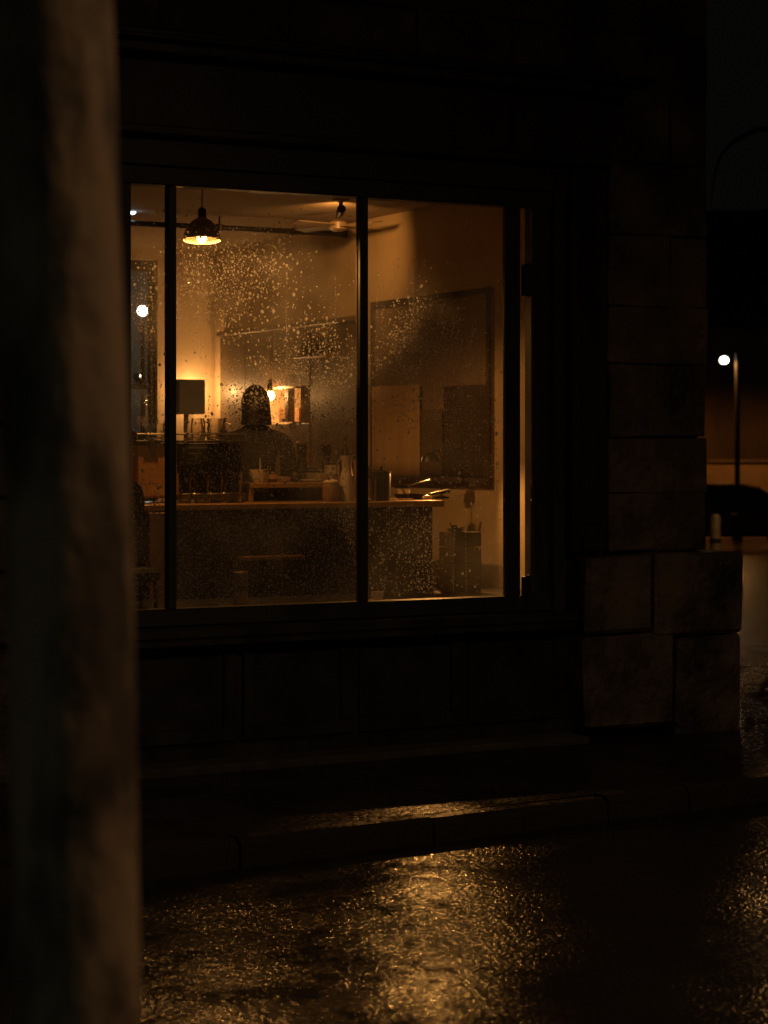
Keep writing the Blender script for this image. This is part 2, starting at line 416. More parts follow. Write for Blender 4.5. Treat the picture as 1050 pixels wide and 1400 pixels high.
# wall left of the window
zz = .6; k = 0
while zz < 3.2:
    x = WX0 - .14
    while x > XL:
        w = random.uniform(.45, .7); stone(x - w + .005, x - .005, -.03 - random.uniform(0, .02), .05, zz + .006, zz + .325); x -= w
    zz += .335
base_stone(XL, 1.2, -.12, .1, -.05, .58); base_stone(1.215, 3.34, -.12, .1, -.05, .58)
# shop front timber
bx('pilaster', 5.935, 6.150, -.075, .02, .955, 3.02, M['timber'], cafe, .006)
bx('pilaster_panel', 5.985, 6.10, -.092, -.0755, 1.10, 2.9, M['timber'], cafe, .004)
bx('pilaster', 3.24, 3.44, -.075, .02, .62, 3.02, M['timber'], cafe, .006)
bx('fascia', 3.20, 6.17, -.10, .028, 2.94, 3.30, M['timber'], cafe, .006)
bx('cornice', 3.14, 6.23, -.20, .02, 3.302, 3.36, M['timber'], cafe, .012)
bx('cornice_lip', 3.12, 6.25, -.235, -.1, 3.362, 3.385, M['timber'], cafe, .006)
bx('fascia_moulding', 3.22, 6.16, -.13, -.1015, 2.945, 2.985, M['timber'], cafe, .006)
bx('hanging_course', 3.14, 6.4, -.15, .0, 3.388, 3.43, M['timber'], cafe, .01)
# stall riser panels
bx('riser_board', 3.44, 5.935, -.02, .027, .04, .598, M['riser'], cafe)
for a, b in ((3.47, 4.06), (4.10, 4.68), (4.72, 5.30), (5.34, 5.91)):
    bm = bmesh.new()
    for (x0, x1, z0, z1) in ((a, b, .52, .58), (a, b, .10, .17), (a, a + .06, .172, .518), (b - .06, b, .172, .518)):
        box(bm, x0, x1, -.045, -.0205, z0, z1, .004)
    obj('riser_panel', bm, M['riser'], cafe)
bx('plinth', 3.30, 5.93, -.10, .02, -.02, .095, M['timber'], cafe, .012)
bx('plinth_step', 3.2, 5.90, -.30, -.102, -.02, .035, M['mortar'], cafe, .012)

# ---- the window: a part of the building with its own sub-parts
bm = bmesh.new()
Z0, Z1 = .735, 2.722
box(bm, WX0 - .02, WX1 + .02, -.03, .07, Z1, Z1 + .085, .004)         # head
box(bm, WX0 - .02, WX1 + .02, -.05, .03, Z1 + .087, 2.935, .004)
box(bm, WX0 - .02, 5.835, -.03, .07, .655, Z0, .004)                  # bottom rail
box(bm, WX0 - .02, 3.535, -.03, .07, Z0 + .001, Z1 - .001, .003)      # left stile
box(bm, 5.735, 5.765, -.03, .07, Z0 + .001, Z1 - .001, .003)          # right stile
box(bm, 5.768, 5.832, -.012, .07, .70, Z1 - .001, .003)
box(bm, 5.838, 5.905, -.055, .07, .64, 2.93, .006)                    # outer frame
win = obj('window', bm, M['frame'], cafe)
def sub(name, x0, x1, y0, y1, z0, z1, mat, bev=.003): return bx(name, x0, x1, y0, y1, z0, z1, mat, win, bev)
def fx(u): return atY(u, 600, 0).x
mull = [(fx(a) + .010, fx(b) - .012) for a, b in ((225, 242), (487, 503.5), (688, 711))]
for a, b in mull:
    sub('mullion', a, b, -.024, .019, Z0 + .001, Z1 - .001, M['frame'])
    sub('glazing_bead', a - .004, a - .0005, .0055, .015, Z0 + .002, Z1 - .002, M['frame'], .001)
    sub('glazing_bead', b + .0005, b + .004, .0055, .015, Z0 + .002, Z1 - .002, M['frame'], .001)
edges = [3.535] + [e for m_ in mull for e in m_] + [5.735]
for a, b in zip(edges[::2], edges[1::2]):
    o = sub('glass_pane', a + .001, b - .001, .0, .005, Z0 + .002, Z1 - .002, M['pane'], 0)
for v0, v1 in ((362, 405), (787, 816)):
    p0 = atY(711.5, v1, 0); p1 = atY(721, v0, 0)
    sub('hinge', p0.x, p1.x, -.045, -.004, p0.z, p1.z, M['blackmetal'], .004)
    sub('hinge_pin', p0.x + .012, p0.x + .022, -.055, -.0455, p0.z - .008, p1.z + .008, M['blackmetal'], .002)
sub('sill', 3.40, 5.93, -.15, .05, .602, .652, M['timber'], .008)
sub('sill_drip', 3.42, 5.91, -.145, -.05, .566, .600, M['timber'], .006)

# ------------------------------------------------------------------ the room
bm = bmesh.new(); box(bm, XL, XR, .252, DEPTH, FLOOR - .1, FLOOR); struct(obj('floor', bm, M['floor']))
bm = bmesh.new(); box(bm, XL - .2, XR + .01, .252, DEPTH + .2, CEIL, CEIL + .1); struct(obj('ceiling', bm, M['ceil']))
bm = bmesh.new(); box(bm, XL - .2, XL, .252, DEPTH + .2, FLOOR - .1, CEIL - .001); struct(obj('wall_left', bm, M['plaster']))
DX0, DX1 = 5.02, 5.745   # glazed back door opening
bm = bmesh.new()
box(bm, XL, DX0, DEPTH, DEPTH + .2, FLOOR - .1, CEIL - .001)
box(bm, DX1, XR + .01, DEPTH, DEPTH + .2, FLOOR - .1, CEIL - .001)
box(bm, DX0, DX1, DEPTH, DEPTH + .2, 2.86, CEIL - .001)
struct(obj('wall_back', bm, M['plaster']))
# right wall with the niche (y range from the direction of the hatch)
ny0 = atX(411, 550, XR).y; ny1 = atX(361, 550, XR).y
nz0 = atX(385, 577, XR).z; nz1 = atX(385, 532, XR).z
bm = bmesh.new()
T = XR + .010
box(bm, XR, T, .252, ny0, FLOOR - .1, CEIL - .001); box(bm, XR, T, ny1, DEPTH, FLOOR - .1, CEIL - .001)
box(bm, XR, T, ny0, ny1, FLOOR - .1, nz0); box(bm, XR, T, ny0, ny1, nz1, CEIL - .001)
struct(obj('wall_right', bm, M['plaster']))
# cut the side wall where the niche goes: rebuild it in pieces
sw = bpy.data.objects['side_wall']; bm = bmesh.new()
for (y0, y1, z0, z1) in ((.252, ny0 - .03, -2.2, 7.2), (ny1 + .03, 5.4, -2.2, 7.2), (ny0 - .03, ny1 + .03, -2.2, nz0 - .03), (ny0 - .03, ny1 + .03, nz1 + .03, 7.2)):
    box(bm, XR + .012, SX, y0, y1, z0, z1)
bm.to_mesh(sw.data); bm.free(); 
niche = thing('wall_niche', 'small lit niche with a bare bulb, recessed in the dark boarding', 'niche', loc=(XR, (ny0 + ny1) / 2, nz0))
bm = bmesh.new(); o_ = niche.location
nd = XR + .42
box(bm, nd, nd + .02, ny0 - .01, ny1 + .01, nz0 - .01, nz1 + .01, 0, o_)
box(bm, T, nd - .001, ny0 - .02, ny0, nz0 - .02, nz1 + .02, 0, o_); box(bm, T, nd - .001, ny1, ny1 + .02, nz0 - .02, nz1 + .02, 0, o_)
box(bm, T, nd - .001, ny0, ny1, nz0 - .02, nz0, 0, o_); box(bm, T, nd - .001, ny0, ny1, nz1, nz1 + .02, 0, o_)
obj('lining', bm, M['niche'], niche)
py = atX(393.5, 550, XR - .04).y
bx('post', XR - .05, XR + .0, py - .03, py + .03, nz0, nz1, M['board'], niche, .004)
bp_ = atX(369, 541, XR - .07)
bm = bmesh.new(); sphere(bm, bp_ - o_, .034); obj('bulb', bm, M['bulb_n'], niche, True); lamp('bulb_light', bp_ - o_, (1.0, .47, .14), 11, .03, niche)
bm = bmesh.new(); lathe_closed(bm, [(.02, 0), (.022, .02), (.012, .09)], 12, bp_ - o_ + Vector((0, 0, .032))); obj('lamp_holder', bm, M['blackmetal'], niche, True)
bx('picture', XR + .10, XR + .12, ny1 - .36, ny1 - .04, nz0 + .002, nz0 + .10, M['clay'], niche)

# dark vertical boarding on the right wall
PTOP = 2.303
board = thing('wall_boarding', 'tall dark stained boarding along the right wall behind the person', 'panelling')
us = [490, 455, 424, 392, 371, 336, 301]
yb = [atX(u, 500, XR - .03).y for u in us]
for k, (a, b) in enumerate(zip(yb, yb[1:])):
    pr = random.uniform(0, .010); a += .004; b -= .004
    segs = [(FLOOR, PTOP - .002)]
    if a < ny1 + .01 and b > ny0 - .01: segs = [(FLOOR, nz0 - .012), (nz1 + .012, PTOP - .002)]
    for (z0, z1) in segs: bx('board', XR - .028 - pr, XR - .002, a, b, z0, z1, M['board'], board, .004)
bx('cap_rail', XR - .06, XR - .002, yb[0], yb[-1], PTOP, PTOP + .035, M['board'], board, .005)
s0 = atX(411, 487, XR - .1); s1 = atX(456, 487, XR - .1)
bx('shelf', XR - .16, XR - .042, s1.y, s0.y, s0.z - .018, s0.z, M['warm_panel'], board, .003)
for k in range(6):
    y = s1.y + .05 + k * (s0.y - s1.y - .1) / 5
    bt = thing('bottle', ['slim dark bottle at the near end of the boarding shelf', 'squat dark bottle second from the near end of the boarding shelf', 'slim dark bottle third from the near end of the boarding shelf',
                          'squat dark bottle third from the far end of the boarding shelf', 'slim dark bottle second from the far end of the boarding shelf', 'squat dark bottle at the far end of the boarding shelf'][k], 'bottle', 'bottles on the boarding shelf', (XR - .1, y, s0.z + .001))
    r = .026 if k % 2 else .02; h = .11 if k % 2 else .15
    bm = bmesh.new(); lathe_closed(bm, [(r, 0), (r, h * .6), (r * .4, h * .8), (r * .4, h)], 12); obj('body', bm, M['blackmetal'], bt, True)
    bm = bmesh.new(); lathe_closed(bm, [(r * .5, h), (r * .5, h + .018)], 10); obj('stopper', bm, M['clay'], bt, True)

# big framed noticeboard on the right wall, with a linen sheet
yA = atX(508, 600, XR - .03).y; yB = atX(670, 600, XR - .03).y   # far edge, near edge
nb = thing('noticeboard', 'large dark framed board hung on the right wall with pale sheets on it', 'noticeboard', loc=(XR, (yA + yB) / 2, 1.30)); o_ = nb.location
zb, zt = 1.315, 2.41
bx('backing', XR - .02, XR - .004, yB, yA, zb, zt, M['nbback'], nb)
bm = bmesh.new()
box(bm, XR - .06, XR - .0205, yB, yA, zb - .03, zb, .003, o_)
for (y0, y1, z0, z1) in ((yB, yB + .035, zb + .001, zt), (yA - .035, yA, zb + .001, zt), (yB + .036, yA - .036, zt - .035, zt)):
    box(bm, XR - .04, XR - .0205, y0, y1, z0, z1, .003, o_)
obj('frame', bm, M['darksheet'], nb)
def sheet(name, u0, u1, v0, v1, mat, wav=.012, xo=.05):
    a = atX(u0, v0, XR - xo); b = atX(u1, v1, XR - xo); ztop = atX((u0 + u1) / 2, v0, XR - xo).z; zbot = max(zb + .004, atX((u0 + u1) / 2, v1, XR - xo).z)
    bm = bmesh.new(); n_ = 26; rows = []
    for j in range(7):
        row = []
        for i in range(n_ + 1):
            t = i / n_; y = a.y + (b.y - a.y) * t
            w = wav * (math.sin(t * 7 + 1) + .3 * math.sin(t * 17)) * (.4 + .6 * j / 6)
            row.append(bm.verts.new(Vector((XR - xo + w, y, ztop + (zbot - ztop) * j / 6)) - o_))
        rows.append(row)
    for r1, r2 in zip(rows, rows[1:]):
        for i in range(n_): bm.faces.new((r1[i], r1[i + 1], r2[i + 1], r2[i]))
    ob = obj(name, bm, mat, nb, True)
    md = ob.modifiers.new('thickness', 'SOLIDIFY'); md.thickness = .002
    return ob
sheet('linen_sheet', 508, 573, 527, 651, M['cloth'], .004)
sheet('dark_sheet', 606, 666, 527, 652, M['darksheet'], .004, .04)
sheet('paper_sheet', 574, 604, 560, 650, M['cloth2'], .003, .045)

# ceiling pipe, rods and ceiling fitting
pz = 2.875; pyy = 3.0
pipe = thing('ceiling_pipe', 'thin dark pipe slung under the ceiling across the room', 'pipe', loc=(4.8, pyy, pz))
bm = bmesh.new(); tube(bm, [(-1.9, 0, 0), (1.38, 0, 0)], .018, 10); obj('run', bm, M['blackmetal'], pipe, True)
for u in (300, 403, 470):
    p = atY(u, 310, pyy)
    bm = bmesh.new(); lathe_closed(bm, [(.006, .01), (.006, .073)], 8, (p.x - 4.8, 0, 0)); lathe_closed(bm, [(.025, -.022), (.025, .022)], 10, (p.x - 4.8, 0, 0)); obj('hanger', bm, M['blackmetal'], pipe)
fan = thing('ceiling_fan', 'small dark ceiling fan with slim blades near the corner', 'fan', loc=tuple(atY(462, 300, 2.5)))
fz = fan.location.z
bm = bmesh.new(); lathe_closed(bm, [(.012, 0), (.012, CEIL - fz)], 10); obj('rod', bm, M['blackmetal'], fan)
bm = bmesh.new(); lathe_closed(bm, [(.03, -.075), (.06, -.06), (.06, -.02), (.03, 0.0)], 16); obj('motor', bm, M['shade'], fan, True)
for k in range(4):
    a = k * math.pi / 2 + .25
    bm = bmesh.new(); box(bm, .06, .36, -.045, .045, -.046, -.040, .002)
    bmesh.ops.transform(bm, matrix=Matrix.Rotation(a, 4, 'Z') @ Matrix.Rotation(.16, 4, 'X'), verts=bm.verts); obj('blade', bm, M['shade'], fan)
sd = thing('ceiling_spotlight', 'small dark spotlight on the ceiling beside the central mullion, lighting the wall', 'spotlight', loc=(*atZ(466, 272, CEIL).xy, CEIL))
bm = bmesh.new(); lathe_closed(bm, [(.05, 0), (.05, -.012), (.012, -.02), (.012, -.045)], 16); obj('base', bm, M['shade'], sd, True)
aim = (atX(425, 405, XR) - Vector((sd.location.x, sd.location.y, CEIL - .07))).normalized()  # spot added to this fitting to brighten the upper wall
bm = bmesh.new(); tube(bm, [Vector((0, 0, -.07)) - aim * .04, Vector((0, 0, -.07)) + aim * .03], .026, 14); obj('housing', bm, M['blackmetal'], sd, True)
lamp('spot_light', Vector((0, 0, -.07)) + aim * .036, WARM, 32, .025, sd, 104, tuple(aim)).data.spot_blend = .9

# pendant lamps
def pendant(p, rim, h, cable_top, matb, br, label, recess, watts, cat='pendant lamp', point=False):
    t = thing('pendant_lamp', label, cat, 'pendant lamps over the counter', tuple(p))
    bm = bmesh.new()
    prof = [(rim, 0), (rim * .97, h * .10), (rim * .90, h * .36), (rim * .74, h * .62), (rim * .50, h * .83), (rim * .25, h * .95), (.02, h)]
    lathe(bm, prof, 32); inner = [(r - .004, z - .003) for r, z in prof]; inner[0] = (rim - .003, 0)
    o = obj('shade', bm, M['shade'], t, True)
    bm = bmesh.new(); lathe(bm, [(rim - .003, .001)] + [(r * .965, z - .004) for r, z in prof[1:-1]] + [(.018, h - .006)], 32); obj('shade_lining', bm, M['shade_in'], t, True)
    bm = bmesh.new(); lathe_closed(bm, [(.022, h - .004), (.022, h + .04), (.012, h + .05)], 14); obj('lamp_cap', bm, M['blackmetal'], t, True)
    bm = bmesh.new(); lathe_closed(bm, [(.0035, h + .05), (.0035, cable_top - p[2])], 8); obj('cable', bm, M['blackmetal'], t)
    bm = bmesh.new(); sphere(bm, (0, 0, recess), br); obj('bulb', bm, matb, t, True)
    lamp('bulb_light', (0, 0, recess), WARM, watts, br * .9, t, None if point else 168)
    return t
P1 = atY(276, 329, .95)
lamp1 = pendant(P1, .100, .125, CEIL, M['bulb'], .026, 'lit brown pendant lamp with white rim at top left of the window', .012, 52)
lamp1.rotation_euler = (R(-6), R(3), 0)
P2 = atY(588, 631, 1.36)  # hooded lamp added to throw the amber streak on the road
dl = thing('desk_lamp', 'small black desk lamp with a low hood behind the pans on the counter', 'desk lamp', loc=(P2.x, P2.y, 1.198)); hz2 = P2.z - 1.198
bm = bmesh.new(); lathe_closed(bm, [(.045, 0), (.045, .008), (.02, .014), (.006, .02)], 20, (.075, 0, 0)); obj('base', bm, M['blackmetal'], dl, True)
bm = bmesh.new(); tube(bm, [(.075, 0, .015), (.075, 0, hz2 + .02), (.06, 0, hz2 + .06), (.02, 0, hz2 + .065)], .005, 8); obj('stem', bm, M['blackmetal'], dl, True)
bm = bmesh.new(); lathe(bm, [(.055, hz2), (.050, hz2 + .02), (.032, hz2 + .045), (.012, hz2 + .06)], 24); obj('hood', bm, M['blackmetal'], dl, True)
bm = bmesh.new(); lathe(bm, [(.053, hz2 + .001), (.047, hz2 + .018), (.028, hz2 + .040), (.010, hz2 + .052)], 24); obj('hood_lining', bm, M['shade_in'], dl, True)
bm = bmesh.new(); sphere(bm, (0, 0, hz2 + .012), .011); obj('bulb', bm, M['bulb_b'], dl, True)
lamp('bulb_light', (0, 0, hz2 + .010), WARM, 34, .010, dl, 125, (-.30, -1, -.45)).data.spot_blend = .6

# cool glowing bead added for a street light reflected at the far left
glint_bead = thing('ceiling_spotlight', 'tiny cool white ceiling spotlight beside the left edge of the window', 'spotlight', loc=tuple(atY(181, 290, 3.0)))
lz = glint_bead.location.z
bm = bmesh.new(); lathe_closed(bm, [(.02, .0), (.02, .05), (.008, .06), (.008, CEIL - lz)], 12); obj('housing', bm, M['blackmetal'], glint_bead, True)
bm = bmesh.new(); sphere(bm, (0, 0, -.002), .019, (1, 1, .6)); obj('lens', bm, M['led'], glint_bead, True)

# wall sconce, hidden behind the dark square speaker
sp_ = atY(268, 535, DEPTH - .12)
scn = thing('wall_sconce', 'warm wall lamp glowing on the back wall behind the dark speaker', 'wall lamp', loc=tuple(sp_))
bm = bmesh.new(); sphere(bm, (0, 0, 0), .035); obj('bulb', bm, M['bulb_s'], scn, True); lamp('bulb_light', (0, 0, 0), (1.0, .52, .18), 5.5, .03, scn)
bm = bmesh.new(); tube(bm, [(0, 0, -.035), (0, .02, -.08), (0, .118, -.09)], .008, 8); obj('bracket', bm, M['blackmetal'], scn, True)
q0 = atY(243, 566, 4.6); q1 = atY(281, 519, 4.6)
spk = thing('speaker', 'dark square speaker in front of the brightly lit back wall', 'speaker', loc=((q0.x + q1.x) / 2, 4.7, q0.z)); o_ = spk.location
bx('cabinet', q0.x, q1.x, 4.6, 4.8, q0.z, q1.z, M['blackmetal'], spk, .008)
bx('grille', q0.x + .008, q1.x - .008, 4.594, 4.5995, q0.z + .01, q1.z - .01, M['darkcloth'], spk, .002)
bm = bmesh.new(); lathe_closed(bm, [(.12, FLOOR - o_.z), (.12, FLOOR - o_.z + .02), (.018, FLOOR - o_.z + .03), (.018, -.002)], 16); obj('stand', bm, M['blackmetal'], spk)

# glazed back door and the yard behind it
door = thing('back_door', 'narrow glazed back door with grey night light behind it', 'door', loc=((DX0 + DX1) / 2, DEPTH + .08, FLOOR)); o_ = door.location
bm = bmesh.new()
for (x0, x1, z0, z1) in ((DX0 + .002, DX0 + .07, FLOOR, 2.855), (DX1 - .035, DX1 - .002, FLOOR, 2.855), (DX0 + .071, DX1 - .036, FLOOR, 1.28), (DX0 + .071, DX1 - .036, 2.78, 2.855), (DX0 + .071, DX1 - .036, 1.92, 1.955)):
    box(bm, x0, x1, DEPTH + .05, DEPTH + .10, z0, z1, .003, o_)
obj('leaf', bm, M['timber'], door)
bx('pane', DX0 + .072, DX1 - .037, DEPTH + .072, DEPTH + .078, 1.282, 1.918, M['plainpane'], door)
bx('pane', DX0 + .072, DX1 - .037, DEPTH + .072, DEPTH + .078, 1.957, 2.778, M['plainpane'], door)
bm = bmesh.new(); tube(bm, [(DX0 + .035 - o_.x, -.035, .95), (DX0 + .035 - o_.x, -.07, .95), (DX0 + .14 - o_.x, -.07, .95)], .008, 8); obj('handle', bm, M['metal'], door, True)
bx('yard_wall', 2, 12, 12.0, 12.3, -.8, 7, M['yard']); struct(bpy.data.objects['yard_wall'])
g_ = atT(195, 425, 21.0)  # globe added in place of a street lamp mirrored in the left pane
gl = thing('globe_lamp', 'bright white globe lamp seen through the left pane', 'lamp', loc=(g_.x, g_.y, -.5)); hz = g_.z + .5
bm = bmesh.new(); sphere(bm, (0, 0, hz), .052); obj('globe', bm, M['globe'], gl, True); lamp('globe_light', (0, 0, hz), (.9, 1.0, .92), 16, .05, gl)
bm = bmesh.new(); lathe_closed(bm, [(.05, -.1), (.03, .3), (.02, hz - .06)], 12); obj('post', bm, M['blackmetal'], gl, True)
g_ = atY(194, 514, 11.8)
yl = thing('bulkhead_light', 'small warm light on the yard wall below the white globe', 'lamp', loc=tuple(g_))
bm = bmesh.new(); sphere(bm, (0, 0, 0), .022); obj('lens', bm, M['yardpoint'], yl, True)
bx('bracket', g_.x - .02, g_.x + .02, g_.y + .02, 11.998, g_.z - .02, g_.z + .03, M['blackmetal'], yl)

# ------------------------------------------------------------------ counter
CT = 1.197; CX0, CX1 = 2.6, 5.80; CY0, CY1 = 1.06, 1.70
cn = thing('counter', 'long dark cafe counter with a lit oiled wood top', 'counter', loc=(4.2, 1.4, FLOOR)); o_ = cn.location
bx('top', CX0, CX1, CY0 - .04, CY1, CT - .035, CT, M['counter_top'], cn, .006)
bx('carcass', CX0 + .03, CX1 - .05, CY0 + .025, CY1 - .05, FLOOR, CT - .037, M['counter_front'], cn)
xx = CX0 + .03
while xx < CX1 - .06:
    b = min(xx + .105, CX1 - .05)
    bx('board', xx + .002, b - .002, CY0 + .004 + random.uniform(0, .006), CY0 + .024, FLOOR + .1, CT - .04, M['counter_front'], cn, .003); xx = b
bx('ledge', atY(328, 770, 1.0).x, atY(414, 770, 1.0).x, .97, CY0 + .002, .893, .915, M['warm_panel'], cn, .003)
bx('ledge', atY(528, 770, 1.0).x, atY(585, 770, 1.0).x, .97, CY0 + .002, .905, .925, M['counter_front'], cn, .003)
bx('end_door', atY(203, 700, 1.0).x, atY(228, 700, 1.0).x, .985, CY0 + .002, FLOOR + .15, 1.155, M['warm_panel'], cn, .004)

# espresso machine
mx0, mx1 = atY(176, 640, 1.35).x, atY(326, 640, 1.35).x
my0, my1 = 1.24, 1.62
em = thing('espresso_machine', 'wide espresso machine with brown back panel and cup shelf, on the counter left', 'espresso machine', loc=((mx0 + mx1) / 2, 1.42, CT)); o_ = em.location
mt = 1.545; xm = atY(243, 640, 1.24).x
bx('back_panel', mx0, xm, my0, my1 - .1, CT + .03, mt - .03, M['copper'], em, .012)
bm = bmesh.new()   # sloping hood above the back panel
z0, z1 = mt - .10, mt - .012
x0 = mx0 + .06; x1 = atY(219, 600, my0).x; xa = x0 + .03; xb = x1 - .05
vs = [bm.verts.new(Vector(p) - o_) for p in ((x0, my0 - .03, z1), (x1, my0 - .03, z1), (xb, my0 - .004, z0), (xa, my0 - .004, z0), (x0, my0 + .02, z1), (x1, my0 + .02, z1), (xb, my0 + .02, z0), (xa, my0 + .02, z0))]
for f in ((0, 1, 2, 3), (4, 5, 6, 7), (0, 1, 5, 4), (1, 2, 6, 5), (2, 3, 7, 6), (3, 0, 4, 7)): bm.faces.new([vs[i] for i in f])
obj('hood', bm, M['metal'], em)
bx('body', xm + .002, mx1, my0 + .06, my1, CT + .02, mt - .03, M['blackmetal'], em, .01)
bx('cup_shelf', mx0 - .01, mx1 + .005, my0 - .02, my1 + .01, mt - .028, mt - .014, M['blackmetal'], em, .003)
bm = bmesh.new()
for x in (mx0, (mx0 + mx1) / 2, mx1 - .01):
    for y in (my0 - .01, my1 - .005): tube(bm, [(x - o_.x, y - o_.y, mt - .014 - o_.z), (x - o_.x, y - o_.y, mt + .02 - o_.z)], .004, 6)
for y in (my0 - .01, my1 - .005): tube(bm, [(mx0 - o_.x, y - o_.y, mt + .02 - o_.z), (mx1 - .01 - o_.x, y - o_.y, mt + .02 - o_.z)], .004, 6)
obj('gallery_rail', bm, M['metal'], em, True)
a = atY(253, 608, my0 + .05); b = atY(279, 613, my0 + .05)
bx('brew_head', a.x, b.x, my0 + .0, my0 + .058, b.z, a.z, M['metal'], em, .004)
bx('brew_head', a.x + .005, b.x - .03, my0 + .01, my0 + .058, b.z - .03, b.z - .022, M['metal'], em, .002)
bx('drip_tray', xm + .01, mx1 - .02, my0 - .04, my0 + .058, CT + .015, CT + .05, M['metal'], em, .004)
for x in (mx0 + .04, mx1 - .06):
    for y in (my0 + .03, my1 - .06):
        bm = bmesh.new(); lathe_closed(bm, [(.02, 0.001), (.02, .03)], 12, (x - o_.x, y - o_.y, 0)); obj('foot', bm, M['blackmetal'], em)
for k, x in enumerate((a.x + .06, a.x + .22)):
    bm = bmesh.new(); tube(bm, [(x - o_.x, -.19, .16), (x - o_.x + .02, -.30 + .05, .15)], [.016, .011], 8); obj('portafilter', bm, M['blackmetal'], em, True)

def vessel(name, label, cat, u, v_base, y, z_base, prof, mat, group=None, seg=24, handle=None, lid=None, scale=1.0):
    """open vessel of revolution standing at the place seen at (u) on the depth plane y"""
    p = atY(u, v_base, y)
    t = thing(name, label, cat, group, (p.x, y, z_base))
    bm = bmesh.new(); w = .004
    out = [(r * scale, z * scale) for r, z in prof]
    rings = lathe(bm, out, seg); bm.faces.new(rings[0][::-1])
    inn = lathe(bm, [(max(r - w, .002), max(z, .006)) for r, z in out], seg)
    for i in range(seg): bm.faces.new((rings[-1][i], rings[-1][(i + 1) % seg], inn[-1][(i + 1) % seg], inn[-1][i]))
    bm.faces.new(inn[0])
    obj('body', bm, mat, t, True)
    if handle:
        r, z0, z1 = handle
        bm = bmesh.new(); tube(bm, [(r, 0, z0), (r + .03, 0, z0 + .008), (r + .035, 0, (z0 + z1) / 2), (r + .03, 0, z1 - .008), (r, 0, z1)], .005, 8)
        obj('handle', bm, mat, t, True)
    if lid:
        bm = bmesh.new(); h = out[-1][1]; r = out[-1][0]
        lathe_closed(bm, [(r + .003, h + .001), (r + .003, h + .010), (r * .6, h + .018), (.008, h + .022), (.010, h + .035), (.004, h + .04)], seg); obj('lid', bm, lid, t, True)
    return t
# glass jugs on top of the machine
top = mt - .013
vessel('glass_jug', 'first glass jug on the cup shelf, right of the thick left mullion', 'jug', 266, 598, 1.30, top, [(.055, 0), (.062, .03), (.058, .09), (.052, .118)], M['clear'], 'glass jugs on the machine', handle=(.056, .02, .1))
vessel('glass_jug', 'rightmost glass jug at the end of the cup shelf', 'jug', 296, 598, 1.32, top, [(.05, 0), (.058, .03), (.048, .09), (.054, .118)], M['clear'], 'glass jugs on the machine', handle=(.05, .02, .1))
vessel('glass_jug', 'glass jug seen through the narrow left pane, with upright handle', 'jug', 214, 598, 1.35, top, [(.045, 0), (.05, .03), (.042, .07), (.046, .09)], M['clear'], 'glass jugs on the machine', handle=(.045, .02, .1))
vessel('saucepan', 'small dark pan on the cup shelf at the far left', 'pan', 187, 598, 1.35, top, [(.05, 0), (.055, .045)], M['blackmetal'])
# tumblers in front of the machine
for k, (u, r, h, lab) in enumerate(((252, .042, .16, 'tall glass tumbler beside the thick left mullion on the counter'), (276, .044, .155, 'second tall tumbler on the counter, counted from the left mullion'),
                                  (296, .036, .15, 'third tall tumbler on the counter, slimmest of the row'), (318, .052, .165, 'widest glass tumbler at the right end of the row'))):
    t = vessel('glass_tumbler', lab, 'glass', u, 685, 1.13, CT + .001, [(r * .86, 0), (r, h * .3), (r, h)], M['clear'], 'glass tumblers before the machine')
bm = bmesh.new()
# raised serving shelf
ra = atY(331, 660, 1.38); rb = atY(441, 660, 1.38)
rs = thing('raised_shelf', 'low wooden riser shelf standing on the counter under the pots', 'shelf', loc=((ra.x + rb.x) / 2, 1.38, CT)); RZ = ra.z
bx('plank', ra.x, rb.x, 1.26, 1.58, RZ - .028, RZ, M['counter_top'], rs, .004)
bx('leg', ra.x + .0, ra.x + .025, 1.28, 1.56, CT + .001, RZ - .029, M['counter_top'], rs, .002); bx('leg', rb.x - .025, rb.x, 1.28, 1.56, CT + .001, RZ - .029, M['counter_top'], rs, .002)
bx('rear_board', ra.x + .027, rb.x - .027, 1.54, 1.555, CT + .001, RZ - .03, M['counter_front'], rs)
pot = vessel('ceramic_pot', 'cream ceramic pot with a thin stake on the riser shelf', 'pot', 354.5, 660, 1.36, RZ + .001, [(.046, 0), (.053, .03), (.055, .072)], M['ceramic'])
bm = bmesh.new(); tube(bm, [(.005, 0, .01), (.006, 0, .135)], .004, 6); obj('stake', bm, M['ceramic'], pot)
bm = bmesh.new(); lathe_closed(bm, [(.049, .055), (.049, .062)], 20); obj('soil', bm, M['clay'], pot)
vessel('small_bowl', 'shallow cream bowl in the middle of the riser shelf', 'bowl', 388, 660, 1.36, RZ + .001, [(.02, 0), (.035, .012), (.040, .03)], M['ceramic'])
t = thing('sugar_pot', 'rounded brown pot with knob between the cream pot and bowl', 'pot', loc=(atY(373, 660, 1.42).x, 1.42, RZ + .001))
bm = bmesh.new(); lathe_closed(bm, [(.022, 0), (.034, .018), (.030, .036), (.012, .046)], 20); obj('body', bm, M['clay'], t, True)
bm = bmesh.new(); sphere(bm, (0, 0, .05), .009); obj('knob', bm, M['clay'], t, True)
t = thing('round_jar', 'small round black jar right of the shallow bowl', 'jar', loc=(atY(404, 660, 1.36).x, 1.36, RZ + .001))
bm = bmesh.new(); lathe_closed(bm, [(.012, 0), (.026, .016), (.026, .034), (.014, .046)], 20); obj('body', bm, M['blackmetal'], t, True)
bm = bmesh.new(); lathe_closed(bm, [(.013, .046), (.013, .054)], 14); obj('cork', bm, M['clay'], t, True)
t = thing('serving_tray', 'thin light tray on the right half of the riser shelf', 'tray', loc=(atY(424, 660, 1.38).x, 1.40, RZ + .001))
